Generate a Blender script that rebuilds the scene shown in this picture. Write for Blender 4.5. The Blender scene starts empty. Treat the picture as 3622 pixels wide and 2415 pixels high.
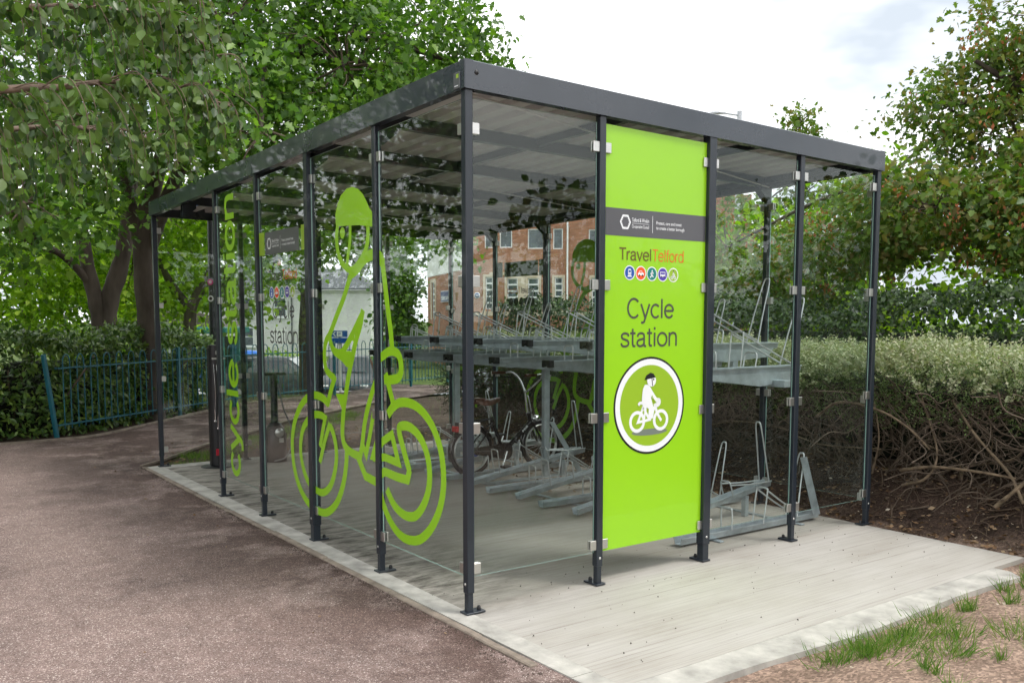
import bpy, math, random
import numpy as np
from mathutils import Vector, Matrix

random.seed(7)
rng = np.random.default_rng(7)
SC = bpy.context.scene
COL = SC.collection

# ------------------------------------------------------------------ camera
cam_d = bpy.data.cameras.new("camera")
cam = bpy.data.objects.new("camera", cam_d)
COL.objects.link(cam)
SC.camera = cam
cam_d.sensor_width = 36.0
cam_d.lens = 36.0 * 3212.87 / 3622.0
cam_d.shift_y = 201.27 / 3622.0
cam_d.clip_start = 0.05
cam_d.clip_end = 2000.0
CAM = Vector((-2.6068, -3.9982, 1.5814))
YAW, PIT = 0.9445, -0.0878
fw = Vector((math.cos(YAW) * math.cos(PIT), math.sin(YAW) * math.cos(PIT), math.sin(PIT)))
cam.location = CAM
cam.rotation_euler = fw.to_track_quat('-Z', 'Y').to_euler()

# ------------------------------------------------------------------ world: bright broken overcast
W = bpy.data.worlds.new("World")
SC.world = W
W.use_nodes = True
nt = W.node_tree
nt.nodes.clear()
SUN_DIR = Vector((0.42, -0.50, 1.0)).normalized()
SUN_EL = math.asin(SUN_DIR.z)
sky = nt.nodes.new('ShaderNodeTexSky')
sky.sky_type = 'NISHITA'
sky.sun_disc = False
sky.sun_elevation = SUN_EL
sky.sun_rotation = math.atan2(SUN_DIR.x, SUN_DIR.y)
sky.air_density = 1.0
sky.dust_density = 2.0
bg1 = nt.nodes.new('ShaderNodeBackground')
bg1.inputs['Strength'].default_value = 0.12
nt.links.new(sky.outputs[0], bg1.inputs['Color'])
tc = nt.nodes.new('ShaderNodeTexCoord')
mp = nt.nodes.new('ShaderNodeMapping')
mp.inputs['Scale'].default_value = (1.5, 1.5, 3.6)
mp.inputs['Location'].default_value = (0.35, 0.2, 0.1)
nt.links.new(tc.outputs['Generated'], mp.inputs['Vector'])
nz = nt.nodes.new('ShaderNodeTexNoise')
nz.inputs['Scale'].default_value = 1.6
nz.inputs['Detail'].default_value = 5.0
nz.inputs['Roughness'].default_value = 0.5
nt.links.new(mp.outputs[0], nz.inputs['Vector'])
rp = nt.nodes.new('ShaderNodeValToRGB')
rp.color_ramp.elements[0].position = 0.37
rp.color_ramp.elements[0].color = (0.40, 0.44, 0.485, 1)
rp.color_ramp.elements[1].position = 0.53
rp.color_ramp.elements[1].color = (1.0, 1.0, 1.0, 1)
nt.links.new(nz.outputs['Fac'], rp.inputs['Fac'])
bg2 = nt.nodes.new('ShaderNodeBackground')
bg2.inputs['Strength'].default_value = 1.38
nt.links.new(rp.outputs['Color'], bg2.inputs['Color'])
mx = nt.nodes.new('ShaderNodeMixShader')
mx.inputs['Fac'].default_value = 0.93
nt.links.new(bg1.outputs[0], mx.inputs[1])
nt.links.new(bg2.outputs[0], mx.inputs[2])
wo = nt.nodes.new('ShaderNodeOutputWorld')
nt.links.new(mx.outputs[0], wo.inputs['Surface'])

# ------------------------------------------------------------------ sun (soft, through thin cloud)
sd = bpy.data.lights.new("sun", 'SUN')
sd.energy = 1.5
sd.angle = math.radians(14)
sd.color = (1.0, 0.96, 0.9)
so = bpy.data.objects.new("sun", sd)
COL.objects.link(so)
so.location = (10, -12, 30)
so.rotation_euler = SUN_DIR.to_track_quat('Z', 'Y').to_euler()

SC.view_settings.view_transform = 'Standard'
SC.view_settings.look = 'None'
SC.view_settings.exposure = 0.55
SC.view_settings.gamma = 1.0
SC.view_settings.use_curve_mapping = False
SC.render.engine = 'CYCLES'
SC.cycles.use_denoising = True
SC.cycles.use_adaptive_sampling = True
SC.cycles.adaptive_threshold = 0.04
SC.cycles.max_bounces = 6
SC.cycles.diffuse_bounces = 3
SC.cycles.glossy_bounces = 3
SC.cycles.transmission_bounces = 4
SC.cycles.transparent_max_bounces = 32
SC.cycles.caustics_reflective = False
SC.cycles.caustics_refractive = False

# ================================================================== helpers
def nmat(name):
    m = bpy.data.materials.new(name)
    m.use_nodes = True
    n = m.node_tree
    b = n.nodes.get('Principled BSDF')
    return m, n, b

def mapping(n, scale=(1, 1, 1), rot=(0, 0, 0), kind='Object'):
    t = n.nodes.new('ShaderNodeTexCoord')
    m = n.nodes.new('ShaderNodeMapping')
    m.inputs['Scale'].default_value = scale
    m.inputs['Rotation'].default_value = rot
    n.links.new(t.outputs[kind], m.inputs['Vector'])
    return m.outputs[0]

def noise(n, vec, scale, detail=4, rough=0.55):
    x = n.nodes.new('ShaderNodeTexNoise')
    x.inputs['Scale'].default_value = scale
    x.inputs['Detail'].default_value = detail
    x.inputs['Roughness'].default_value = rough
    n.links.new(vec, x.inputs['Vector'])
    return x.outputs['Fac']

def ramp(n, fac, stops):
    r = n.nodes.new('ShaderNodeValToRGB')
    e = r.color_ramp.elements
    while len(e) < len(stops):
        e.new(0.5)
    for k, (p, c) in enumerate(stops):
        e[k].position = p
        e[k].color = (c[0], c[1], c[2], 1) if hasattr(c, '__len__') else (c, c, c, 1)
    n.links.new(fac, r.inputs['Fac'])
    return r.outputs['Color']

def mixc(n, a, b, fac, mode='MIX'):
    m = n.nodes.new('ShaderNodeMix')
    m.data_type = 'RGBA'
    m.blend_type = mode
    for s, v in ((0, fac), (6, a), (7, b)):
        if isinstance(v, (int, float)):
            m.inputs[s].default_value = v
        elif isinstance(v, tuple):
            m.inputs[s].default_value = (v[0], v[1], v[2], 1)
        else:
            n.links.new(v, m.inputs[s])
    return m.outputs[2]

def bump(n, b, h, strength, dist):
    u = n.nodes.new('ShaderNodeBump')
    u.inputs['Strength'].default_value = strength
    u.inputs['Distance'].default_value = dist
    n.links.new(h, u.inputs['Height'])
    n.links.new(u.outputs[0], b.inputs['Normal'])

def simple(name, col, rough=0.5, metal=0.0, var=0.0, vscale=6.0, bmp=0.0, bscale=40.0, stretch=(1, 1, 1), coat=0.0, col2=None):
    m, n, b = nmat(name)
    b.inputs['Roughness'].default_value = rough
    b.inputs['Metallic'].default_value = metal
    b.inputs['Coat Weight'].default_value = coat
    b.inputs['Base Color'].default_value = (*col, 1)
    if var or col2:
        v = mapping(n, stretch)
        f = noise(n, v, vscale)
        c2 = col2 or tuple(max(0, x * (1 - var)) for x in col)
        c1 = col if col2 else tuple(min(1, x * (1 + var)) for x in col)
        n.links.new(ramp(n, f, [(0.3, c2), (0.7, c1)]), b.inputs['Base Color'])
        n.links.new(ramp(n, f, [(0.3, min(1, rough * 1.25)), (0.7, rough * 0.85)]), b.inputs['Roughness'])
    if bmp:
        bump(n, b, noise(n, mapping(n, stretch), bscale), bmp, 0.01)
    return m

def leafmat(name, cols, trans=0.35, rough=0.45, spec=0.4):
    """leaf with colour from the leaf (island) itself, light shining partly through"""
    m, n, b = nmat(name)
    g = n.nodes.new('ShaderNodeNewGeometry')
    k = len(cols)
    c = ramp(n, g.outputs['Random Per Island'], [(i / max(1, k - 1), cc) for i, cc in enumerate(cols)])
    n.links.new(c, b.inputs['Base Color'])
    b.inputs['Roughness'].default_value = rough
    b.inputs['Specular IOR Level'].default_value = spec
    t = n.nodes.new('ShaderNodeBsdfTranslucent')
    tc_ = mixc(n, c, (1.0, 1.25, 0.35), 1.0, 'MULTIPLY')
    n.links.new(tc_, t.inputs['Color'])
    mx_ = n.nodes.new('ShaderNodeMixShader')
    mx_.inputs[0].default_value = trans
    out = n.nodes.get('Material Output')
    n.links.new(b.outputs[0], mx_.inputs[1])
    n.links.new(t.outputs[0], mx_.inputs[2])
    n.links.new(mx_.outputs[0], out.inputs['Surface'])
    return m

class MB:
    """collects shapes into one mesh"""
    def __init__(s):
        s.v, s.f, s.m, s.sm = [], [], [], []
    def add(s, vs, fs, mi=0, smooth=False):
        o = len(s.v)
        s.v += [tuple(p) for p in vs]
        for f in fs:
            s.f.append(tuple(i + o for i in f)); s.m.append(mi); s.sm.append(smooth)
    def box(s, x0, x1, y0, y1, z0, z1, mi=0):
        s.add([(x0, y0, z0), (x1, y0, z0), (x1, y1, z0), (x0, y1, z0), (x0, y0, z1), (x1, y0, z1), (x1, y1, z1), (x0, y1, z1)],
              [(0, 3, 2, 1), (4, 5, 6, 7), (0, 1, 5, 4), (1, 2, 6, 5), (2, 3, 7, 6), (3, 0, 4, 7)], mi)
    def bbox(s, x0, x1, y0, y1, z0, z1, b=0.004, mi=0):
        """box with chamfered edges"""
        bm = bmesh_box(x0, x1, y0, y1, z0, z1, b)
        s.add(bm[0], bm[1], mi)
    def obox(s, c, ex, ey, ez, mi=0):
        c, ex, ey, ez = Vector(c), Vector(ex), Vector(ey), Vector(ez)
        p = [c - ex - ey - ez, c + ex - ey - ez, c + ex + ey - ez, c - ex + ey - ez, c - ex - ey + ez, c + ex - ey + ez, c + ex + ey + ez, c - ex + ey + ez]
        s.add(p, [(0, 3, 2, 1), (4, 5, 6, 7), (0, 1, 5, 4), (1, 2, 6, 5), (2, 3, 7, 6), (3, 0, 4, 7)], mi)
    def beam(s, a, b, w, h, up=(0, 0, 1), mi=0):
        a, b = Vector(a), Vector(b)
        d = (b - a); L = d.length; d.normalize()
        sd_ = d.cross(Vector(up)).normalized(); u = sd_.cross(d)
        s.obox((a + b) / 2, d * L / 2, sd_ * w / 2, u * h / 2, mi)
    def tube(s, pts, r, n=6, mi=0, cap=True):
        pts = [Vector(p) for p in pts]
        rs = r if hasattr(r, '__len__') else [r] * len(pts)
        vs, fs = [], []
        ref = None
        for i, p in enumerate(pts):
            d = (pts[min(i + 1, len(pts) - 1)] - pts[max(i - 1, 0)])
            if d.length < 1e-9: d = Vector((0, 0, 1))
            d.normalize()
            if ref is None:
                ref = d.orthogonal().normalized()
            ref = (ref - d * ref.dot(d))
            if ref.length < 1e-6: ref = d.orthogonal()
            ref.normalize()
            q = d.cross(ref)
            for k in range(n):
                a = 2 * math.pi * k / n
                vs.append(p + (ref * math.cos(a) + q * math.sin(a)) * rs[i])
        for i in range(len(pts) - 1):
            for k in range(n):
                fs.append((i * n + k, i * n + (k + 1) % n, (i + 1) * n + (k + 1) % n, (i + 1) * n + k))
        s.add(vs, fs, mi, True)
        if cap:
            s.add(vs[:n], [tuple(range(n - 1, -1, -1))], mi)
            s.add(vs[-n:], [tuple(range(n))], mi)
    def lathe(s, prof, c=(0, 0, 0), n=16, mi=0, ax='z'):
        vs, fs = [], []
        for (r, z) in prof:
            for k in range(n):
                a = 2 * math.pi * k / n
                p = (r * math.cos(a), r * math.sin(a), z)
                if ax == 'y': p = (p[0], p[2], p[1])
                if ax == 'x': p = (p[2], p[0], p[1])
                vs.append((c[0] + p[0], c[1] + p[1], c[2] + p[2]))
        for i in range(len(prof) - 1):
            for k in range(n):
                fs.append((i * n + k, i * n + (k + 1) % n, (i + 1) * n + (k + 1) % n, (i + 1) * n + k))
        s.add(vs, fs, mi, True)
    def poly(s, pts, mi=0):
        s.add(pts, [tuple(range(len(pts)))], mi)
    def prism(s, pts, off, mi=0):
        off = Vector(off); n = len(pts)
        a = [Vector(p) for p in pts]; b = [p + off for p in a]
        s.add(a + b, [tuple(range(n - 1, -1, -1)), tuple(range(n, 2 * n))] + [(i, (i + 1) % n, n + (i + 1) % n, n + i) for i in range(n)], mi)
    def build(s, name, mats, parent=None, loc=None):
        me = bpy.data.meshes.new(name)
        me.from_pydata(s.v, [], s.f)
        for m in (mats if isinstance(mats, (list, tuple)) else [mats]):
            me.materials.append(m)
        me.polygons.foreach_set('material_index', s.m)
        me.polygons.foreach_set('use_smooth', s.sm)
        me.update()
        return link(name, me, parent, loc)

def bmesh_box(x0, x1, y0, y1, z0, z1, b):
    vs, idx = [], {}
    c = [(x0, x1), (y0, y1), (z0, z1)]
    sg = (1, -1)
    def vid(i, j, k, ax):
        key = (i, j, k, ax)
        if key not in idx:
            p = []
            for a, q in enumerate((i, j, k)):
                w = c[a][q]
                if a != ax: w += b * sg[q]
                p.append(w)
            idx[key] = len(vs); vs.append(tuple(p))
        return idx[key]
    fs = []
    Q = [(0, 0), (1, 0), (1, 1), (0, 1)]
    for ax in range(3):
        for q in (0, 1):
            r = []
            for (m_, n_) in Q:
                t = [0, 0, 0]; t[ax] = q; t[(ax + 1) % 3] = m_; t[(ax + 2) % 3] = n_
                r.append(vid(*t, ax))
            fs.append(tuple(r if q else r[::-1]))
    for ax in range(3):
        a1, a2 = (ax + 1) % 3, (ax + 2) % 3
        for (m_, n_) in Q:
            r = []
            for q, face in ((0, a1), (1, a1), (1, a2), (0, a2)):
                t = [0, 0, 0]; t[ax] = q; t[a1] = m_; t[a2] = n_
                r.append(vid(*t, face))
            fs.append(tuple(r))
    for i in (0, 1):
        for j in (0, 1):
            for k in (0, 1):
                fs.append((vid(i, j, k, 0), vid(i, j, k, 1), vid(i, j, k, 2)))
    return vs, fs

def link(name, data, parent=None, loc=None):
    o = bpy.data.objects.new(name, data)
    COL.objects.link(o)
    if parent is not None:
        o.parent = parent
    if loc is not None:
        o.location = loc
    return o

def thing(name, label, cat, loc=(0, 0, 0), rotz=0.0, group=None):
    o = bpy.data.objects.new(name, None)
    o.empty_display_size = 0.2
    COL.objects.link(o)
    o.location = loc
    o.rotation_euler = (0, 0, rotz)
    return tag(o, label, cat, group)

def tag(o, label=None, cat=None, group=None, kind=None):
    if label: o['label'] = label
    if cat: o['category'] = cat
    if group: o['group'] = group
    if kind: o['kind'] = kind
    return o

def leaf_mesh(name, V, F, pos, axis, nrm, size, mats, parent=None):
    """many copies of one small leaf shape V, F as one mesh"""
    V = np.asarray(V, float); k = len(V); N = len(pos)
    ax = axis / np.linalg.norm(axis, axis=1, keepdims=True)
    sd_ = np.cross(nrm, ax); ln = np.linalg.norm(sd_, axis=1, keepdims=True); ln[ln < 1e-6] = 1
    sd_ = sd_ / ln
    nn = np.cross(ax, sd_)
    sz = np.asarray(size).reshape(-1, 1, 1)
    P = pos[:, None, :] + sz * (V[None, :, 0:1] * ax[:, None, :] + V[None, :, 1:2] * sd_[:, None, :] + V[None, :, 2:3] * nn[:, None, :])
    lt = np.array([len(f) for f in F], np.int32)
    li = np.concatenate([np.array(f, np.int32) for f in F])
    loops = (li[None, :] + (np.arange(N, dtype=np.int32) * k)[:, None]).ravel()
    tot = np.tile(lt, N)
    st = np.concatenate([[0], np.cumsum(tot)[:-1]]).astype(np.int32)
    me = bpy.data.meshes.new(name)
    me.vertices.add(N * k); me.vertices.foreach_set('co', P.astype(np.float32).ravel())
    me.loops.add(len(loops)); me.loops.foreach_set('vertex_index', loops)
    me.polygons.add(len(tot)); me.polygons.foreach_set('loop_start', st); me.polygons.foreach_set('loop_total', tot.astype(np.int32))
    me.polygons.foreach_set('use_smooth', np.ones(len(tot), bool))
    for m in (mats if isinstance(mats, (list, tuple)) else [mats]):
        me.materials.append(m)
    me.update(calc_edges=True)
    o = link(name, me, parent)
    o['kind'] = 'stuff'
    return o

def unit(n):
    v = rng.normal(size=(n, 3))
    return v / np.linalg.norm(v, axis=1, keepdims=True)

def sstep(a, b, x):
    t = np.clip((x - a) / (b - a), 0, 1)
    return t * t * (3 - 2 * t)

def catmull(pts, n=6, closed=False):
    pts = [Vector(p) for p in pts]
    out = []
    m = len(pts)
    for i in range(m if closed else m - 1):
        p0 = pts[(i - 1) % m] if (closed or i > 0) else pts[0] * 2 - pts[1]
        p1, p2 = pts[i], pts[(i + 1) % m]
        p3 = pts[(i + 2) % m] if (closed or i + 2 < m) else p2 * 2 - p1
        for k in range(n):
            t = k / n
            out.append(0.5 * ((2 * p1) + (p2 - p0) * t + (2 * p0 - 5 * p1 + 4 * p2 - p3) * t * t + (3 * p1 - p0 - 3 * p2 + p3) * t ** 3))
    if not closed: out.append(pts[-1])
    return out

_text_cache = {}
def text_shape(s, size=1.0, bold=0.0):
    """2-D faces of a line of lettering, at its bounding box"""
    key = (s, bold)
    if key not in _text_cache:
        cu = bpy.data.curves.new('lettering', 'FONT')
        cu.body = s; cu.size = 1.0; cu.resolution_u = 3; cu.offset = bold
        o = bpy.data.objects.new('lettering', cu)
        COL.objects.link(o)
        dg = bpy.context.evaluated_depsgraph_get()
        me = bpy.data.meshes.new_from_object(o.evaluated_get(dg))
        vs = [(v.co.x, v.co.y) for v in me.vertices]
        fs = [tuple(p.vertices) for p in me.polygons]
        bpy.data.objects.remove(o); bpy.data.curves.remove(cu); bpy.data.meshes.remove(me)
        _text_cache[key] = (vs, fs)
    return _text_cache[key]

def put_text(mb, s, org, u, v, width, cap, mi=0, bold=0.0, center=False):
    """lettering s with its baseline at org, running along u for `width`, capitals `cap` high along v"""
    vs, fs = text_shape(s, 1.0, bold)
    x0 = min(p[0] for p in vs); x1 = max(p[0] for p in vs)
    sx = width / (x1 - x0); sy = cap / 0.729
    o, u, v = Vector(org), Vector(u), Vector(v)
    if center: o = o - u * width / 2
    mb.add([o + u * ((p[0] - x0) * sx) + v * (p[1] * sy) for p in vs], fs, mi)
# ================================================================== materials
def make_tarmac():
    m, n, b = nmat('tarmac')
    v = mapping(n)
    vo = n.nodes.new('ShaderNodeTexVoronoi'); vo.inputs['Scale'].default_value = 190
    n.links.new(v, vo.inputs['Vector'])
    sep = n.nodes.new('ShaderNodeSeparateColor'); n.links.new(vo.outputs['Color'], sep.inputs[0])
    c = ramp(n, sep.outputs[0], [(0.0, (0.125, 0.086, 0.077)), (0.3, (0.205, 0.146, 0.130)), (0.7, (0.27, 0.198, 0.178)), (0.92, (0.34, 0.262, 0.238)), (0.975, (0.60, 0.51, 0.47))])
    big = ramp(n, noise(n, v, 0.9, 5, 0.6), [(0.33, 0.62), (0.42, 0.92), (0.55, 1.08), (0.66, 1.18)])
    c = mixc(n, c, big, 1.0, 'MULTIPLY')
    xyz = n.nodes.new('ShaderNodeSeparateXYZ'); n.links.new(v, xyz.inputs[0])
    dm = n.nodes.new('ShaderNodeMapRange'); dm.inputs['From Min'].default_value = -1.5; dm.inputs['From Max'].default_value = -0.2
    n.links.new(xyz.outputs[0], dm.inputs['Value'])
    dmp = n.nodes.new('ShaderNodeMath'); dmp.operation = 'MULTIPLY'
    n.links.new(dm.outputs[0], dmp.inputs[0]); n.links.new(ramp(n, noise(n, v, 1.7, 6, 0.65), [(0.40, 0.0), (0.52, 1.0)]), dmp.inputs[1])
    c = mixc(n, c, mixc(n, c, (0.40, 0.35, 0.33), 1.0, 'MULTIPLY'), dmp.outputs[0])
    mid = ramp(n, noise(n, v, 9, 4, 0.6), [(0.3, 0.82), (0.7, 1.12)])
    c = mixc(n, c, mid, 1.0, 'MULTIPLY')
    n.links.new(c, b.inputs['Base Color'])
    b.inputs['Roughness'].default_value = 0.85
    b.inputs['Specular IOR Level'].default_value = 0.3
    bump(n, b, vo.outputs['Distance'], 0.5, 0.004)
    return m

def make_concrete():
    m, n, b = nmat('brushed_concrete')
    v = mapping(n, (0.4, 36, 1), (0, 0, 0.02))
    l1 = noise(n, v, 1.0, 9, 0.8)
    v2 = mapping(n, (1.2, 90, 1), (0, 0, 0.05))
    l2 = noise(n, v2, 1.2, 3, 0.6)
    c = ramp(n, l1, [(0.33, (0.21, 0.186, 0.163)), (0.39, (0.33, 0.306, 0.28)), (0.46, (0.415, 0.395, 0.365)), (0.62, (0.44, 0.42, 0.39)), (0.78, (0.475, 0.457, 0.43))])
    c = mixc(n, c, ramp(n, l2, [(0.3, 0.90), (0.6, 1.04)]), 1.0, 'MULTIPLY')
    p = noise(n, mapping(n, (1, 2.2, 1)), 1.1, 6, 0.6)
    c = mixc(n, c, ramp(n, p, [(0.28, (0.80, 0.77, 0.73)), (0.45, (0.95, 0.94, 0.92)), (0.65, (1.05, 1.05, 1.05))]), 1.0, 'MULTIPLY')
    # damp dirt washed in along the open side and drip line of the roof
    xyz = n.nodes.new('ShaderNodeSeparateXYZ'); n.links.new(mapping(n), xyz.inputs[0])
    d = n.nodes.new('ShaderNodeMapRange'); d.inputs['From Min'].default_value = 1.0; d.inputs['From Max'].default_value = 0.15
    n.links.new(xyz.outputs[0], d.inputs['Value'])
    e = n.nodes.new('ShaderNodeMapRange'); e.inputs['From Min'].default_value = -0.25; e.inputs['From Max'].default_value = 0.5
    n.links.new(xyz.outputs[1], e.inputs['Value'])
    de = n.nodes.new('ShaderNodeMath'); de.operation = 'MULTIPLY'
    n.links.new(d.outputs[0], de.inputs[0]); n.links.new(e.outputs[0], de.inputs[1])
    st = noise(n, mapping(n, (1.6, 5, 1)), 2.2, 6, 0.7)
    sm = n.nodes.new('ShaderNodeMath'); sm.operation = 'MULTIPLY'
    n.links.new(ramp(n, st, [(0.42, 0.0), (0.62, 1.0)]), sm.inputs[0]); n.links.new(de.outputs[0], sm.inputs[1])
    c = mixc(n, c, (0.10, 0.092, 0.078), sm.outputs[0])
    e2 = n.nodes.new('ShaderNodeMapRange'); e2.inputs['From Min'].default_value = -0.15; e2.inputs['From Max'].default_value = 0.3
    n.links.new(xyz.outputs[1], e2.inputs['Value'])
    c = mixc(n, c, mixc(n, c, (0.86, 0.85, 0.82), 1.0, 'MULTIPLY'), e2.outputs[0])  # whole slab under the roof toned down, roof shade painted into the colour
    n.links.new(c, b.inputs['Base Color'])
    b.inputs['Roughness'].default_value = 0.85
    bump(n, b, l2, 0.35, 0.004)
    return m

def make_soil(name, dark, light, chips):
    m, n, b = nmat(name)
    v = mapping(n)
    f = noise(n, v, 3.0, 8, 0.65)
    c = ramp(n, f, [(0.3, dark), (0.7, light)])
    vo = n.nodes.new('ShaderNodeTexVoronoi'); vo.inputs['Scale'].default_value = 55
    n.links.new(mapping(n, (1, 1.6, 1)), vo.inputs['Vector'])
    sep = n.nodes.new('ShaderNodeSeparateColor'); n.links.new(vo.outputs['Color'], sep.inputs[0])
    c = mixc(n, c, ramp(n, sep.outputs[1], [(0.0, 0.65), (0.6, 1.0), (0.9, 1.35)]), 1.0, 'MULTIPLY')
    c = mixc(n, c, chips, ramp(n, sep.outputs[0], [(0.955, 0.0), (0.965, 0.8)]))
    n.links.new(c, b.inputs['Base Color'])
    b.inputs['Roughness'].default_value = 0.95
    b.inputs['Specular IOR Level'].default_value = 0.2
    bump(n, b, noise(n, v, 24, 6, 0.7), 0.8, 0.02)
    return m

def make_ground():
    """bare reddish soil near the shelter, dark root bank under the hedge, rough grass away from it"""
    m, n, b = nmat('bare_soil')
    v = mapping(n)
    xyz = n.nodes.new('ShaderNodeSeparateXYZ'); n.links.new(v, xyz.inputs[0])
    f = noise(n, v, 3.0, 8, 0.65)
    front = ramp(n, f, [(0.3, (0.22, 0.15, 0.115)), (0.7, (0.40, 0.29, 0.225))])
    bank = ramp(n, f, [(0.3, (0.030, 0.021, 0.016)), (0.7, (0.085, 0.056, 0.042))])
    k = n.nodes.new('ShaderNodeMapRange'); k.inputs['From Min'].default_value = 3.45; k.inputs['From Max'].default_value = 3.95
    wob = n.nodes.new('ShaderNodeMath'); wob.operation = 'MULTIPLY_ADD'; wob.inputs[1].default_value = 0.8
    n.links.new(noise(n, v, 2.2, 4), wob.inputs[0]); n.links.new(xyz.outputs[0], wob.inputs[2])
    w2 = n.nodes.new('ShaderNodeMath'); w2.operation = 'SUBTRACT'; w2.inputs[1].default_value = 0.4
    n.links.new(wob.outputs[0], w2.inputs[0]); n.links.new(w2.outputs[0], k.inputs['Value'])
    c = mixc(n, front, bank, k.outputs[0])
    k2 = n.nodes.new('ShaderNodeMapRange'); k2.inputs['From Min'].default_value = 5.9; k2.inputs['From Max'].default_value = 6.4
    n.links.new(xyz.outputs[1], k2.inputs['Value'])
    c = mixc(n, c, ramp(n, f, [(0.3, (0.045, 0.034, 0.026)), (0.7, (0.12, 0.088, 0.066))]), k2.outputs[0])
    g2 = n.nodes.new('ShaderNodeMapRange'); g2.inputs['From Min'].default_value = 12; g2.inputs['From Max'].default_value = 16
    n.links.new(xyz.outputs[1], g2.inputs['Value'])
    c = mixc(n, c, ramp(n, noise(n, v, 1.5, 6), [(0.3, (0.045, 0.075, 0.02)), (0.7, (0.10, 0.14, 0.035))]), g2.outputs[0])
    vo = n.nodes.new('ShaderNodeTexVoronoi'); vo.inputs['Scale'].default_value = 60
    n.links.new(mapping(n, (1, 1.7, 1)), vo.inputs['Vector'])
    sep = n.nodes.new('ShaderNodeSeparateColor'); n.links.new(vo.outputs['Color'], sep.inputs[0])
    c = mixc(n, c, ramp(n, sep.outputs[1], [(0.0, 0.6), (0.6, 1.0), (0.95, 1.5)]), 1.0, 'MULTIPLY')
    n.links.new(c, b.inputs['Base Color'])
    b.inputs['Roughness'].default_value = 0.95
    b.inputs['Specular IOR Level'].default_value = 0.15
    bump(n, b, noise(n, v, 22, 8, 0.7), 0.9, 0.025)
    return m

M_TAR = make_tarmac()
M_CON = make_concrete()
M_GROUND = make_ground()
M_STRIP = simple('smooth_concrete', (0.42, 0.405, 0.37), 0.8, var=0.28, vscale=7, bmp=0.2, bscale=60)
M_EDGE = simple('edging_concrete', (0.25, 0.205, 0.165), 0.9, var=0.3, vscale=9, bmp=0.3, bscale=60)
M_ROAD = simple('road_asphalt', (0.30, 0.31, 0.32), 0.85, var=0.15, vscale=2)
M_PAINT = simple('road_paint', (0.72, 0.72, 0.70), 0.7, var=0.1)
M_KERB = simple('kerb_stone', (0.42, 0.41, 0.38), 0.85, var=0.15)

# ================================================================== the ground
def drop(x, y):
    s = (x - CAM.x) * 0.5866 + (y - CAM.y) * 0.8099
    return -1.35 * sstep(18, 33, s)

def soil_z(x, y):
    h = drop(x, y) - 0.03
    bankm = sstep(3.66, 4.55, x) * (1 - sstep(6.0, 7.6, y)) * (1 - sstep(5.4, 6.6, x) * 0.5)
    h = h + 0.30 * bankm
    rough = 0.5 * np.sin(x * 7.1 + 1.3 * np.sin(y * 5.3)) * np.sin(y * 6.3 + 1.1 * np.sin(x * 4.1)) + 0.35 * np.sin(x * 17 + y * 9) * np.sin(y * 15 - x * 5)
    near = (1 - sstep(9, 14, np.abs(x) + 0)) * (1 - sstep(9, 14, np.abs(y)))
    h = h + near * rough * (0.012 + 0.05 * bankm)
    front = (1 - sstep(-1.7, -1.44, y)) * sstep(0.2, 1.0, x)
    h = h + front * 0.045
    return h

def grid(xs, ys):
    X, Y = np.meshgrid(xs, ys, indexing='ij')
    Z = soil_z(X, Y)
    V = np.stack([X, Y, Z], -1).reshape(-1, 3)
    ny = len(ys)
    f = []
    for i in range(len(xs) - 1):
        for j in range(ny - 1):
            a = i * ny + j
            f.append((a, a + ny, a + ny + 1, a + 1))
    return V, f
xs = np.concatenate([np.linspace(-400, -12, 8), np.linspace(-9, -1, 12), np.linspace(-0.4, 7.0, 88), np.linspace(8, 40, 24), np.linspace(60, 500, 8)])
ys = np.concatenate([np.linspace(-300, -10, 8), np.linspace(-7, -3.6, 8), np.linspace(-3.3, 8.5, 112), np.linspace(9, 46, 30), np.linspace(70, 600, 8)])
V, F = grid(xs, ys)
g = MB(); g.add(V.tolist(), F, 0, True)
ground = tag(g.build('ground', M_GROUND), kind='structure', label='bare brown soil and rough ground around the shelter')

# path: reddish tarmac, left of the shelter and round behind its far end
p = MB()
PZ = -0.004
path_pts = [(-14, -14), (0.45, -14), (-0.05, -3.0), (-0.115, -0.79), (-0.165, 0.2), (-0.175, 6.12), (0.12, 6.42), (0.9, 7.4), (3.0, 9.6), (5.4, 11.4), (9.5, 13.6), (8.0, 15.4),
            (4.7, 13.2), (3.0, 12.35), (1.16, 10.4), (0.03, 9.18), (-0.6, 8.98), (-1.2, 8.9), (-14, 8.6)]
p.poly([(x, y, PZ) for x, y in path_pts])
tag(p.build('path', M_TAR), kind='structure', label='reddish brown speckled tarmac path')
# thin timber edging along the far side of the path
e = MB()
ep = catmull([(-2.2, 8.86, 0.0), (-1.2, 8.93, 0.0), (-0.6, 9.0, 0.0), (0.03, 9.2, 0.0), (1.16, 10.42, 0.0), (3.0, 12.38, 0.0), (4.7, 13.24, 0.0)], 6)
for a, b_ in zip(ep[:-1], ep[1:]): e.beam(a, b_, 0.035, 0.05)
e2 = [(-0.18, 6.14, 0.0), (0.12, 6.45, 0.0), (0.9, 7.43, 0.0), (3.0, 9.63, 0.0), (5.4, 11.43, 0.0)]
for a, b_ in zip(e2[:-1], e2[1:]): e.beam(a, b_, 0.03, 0.03)
tag(e.build('path_edging', M_EDGE), kind='structure')

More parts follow.
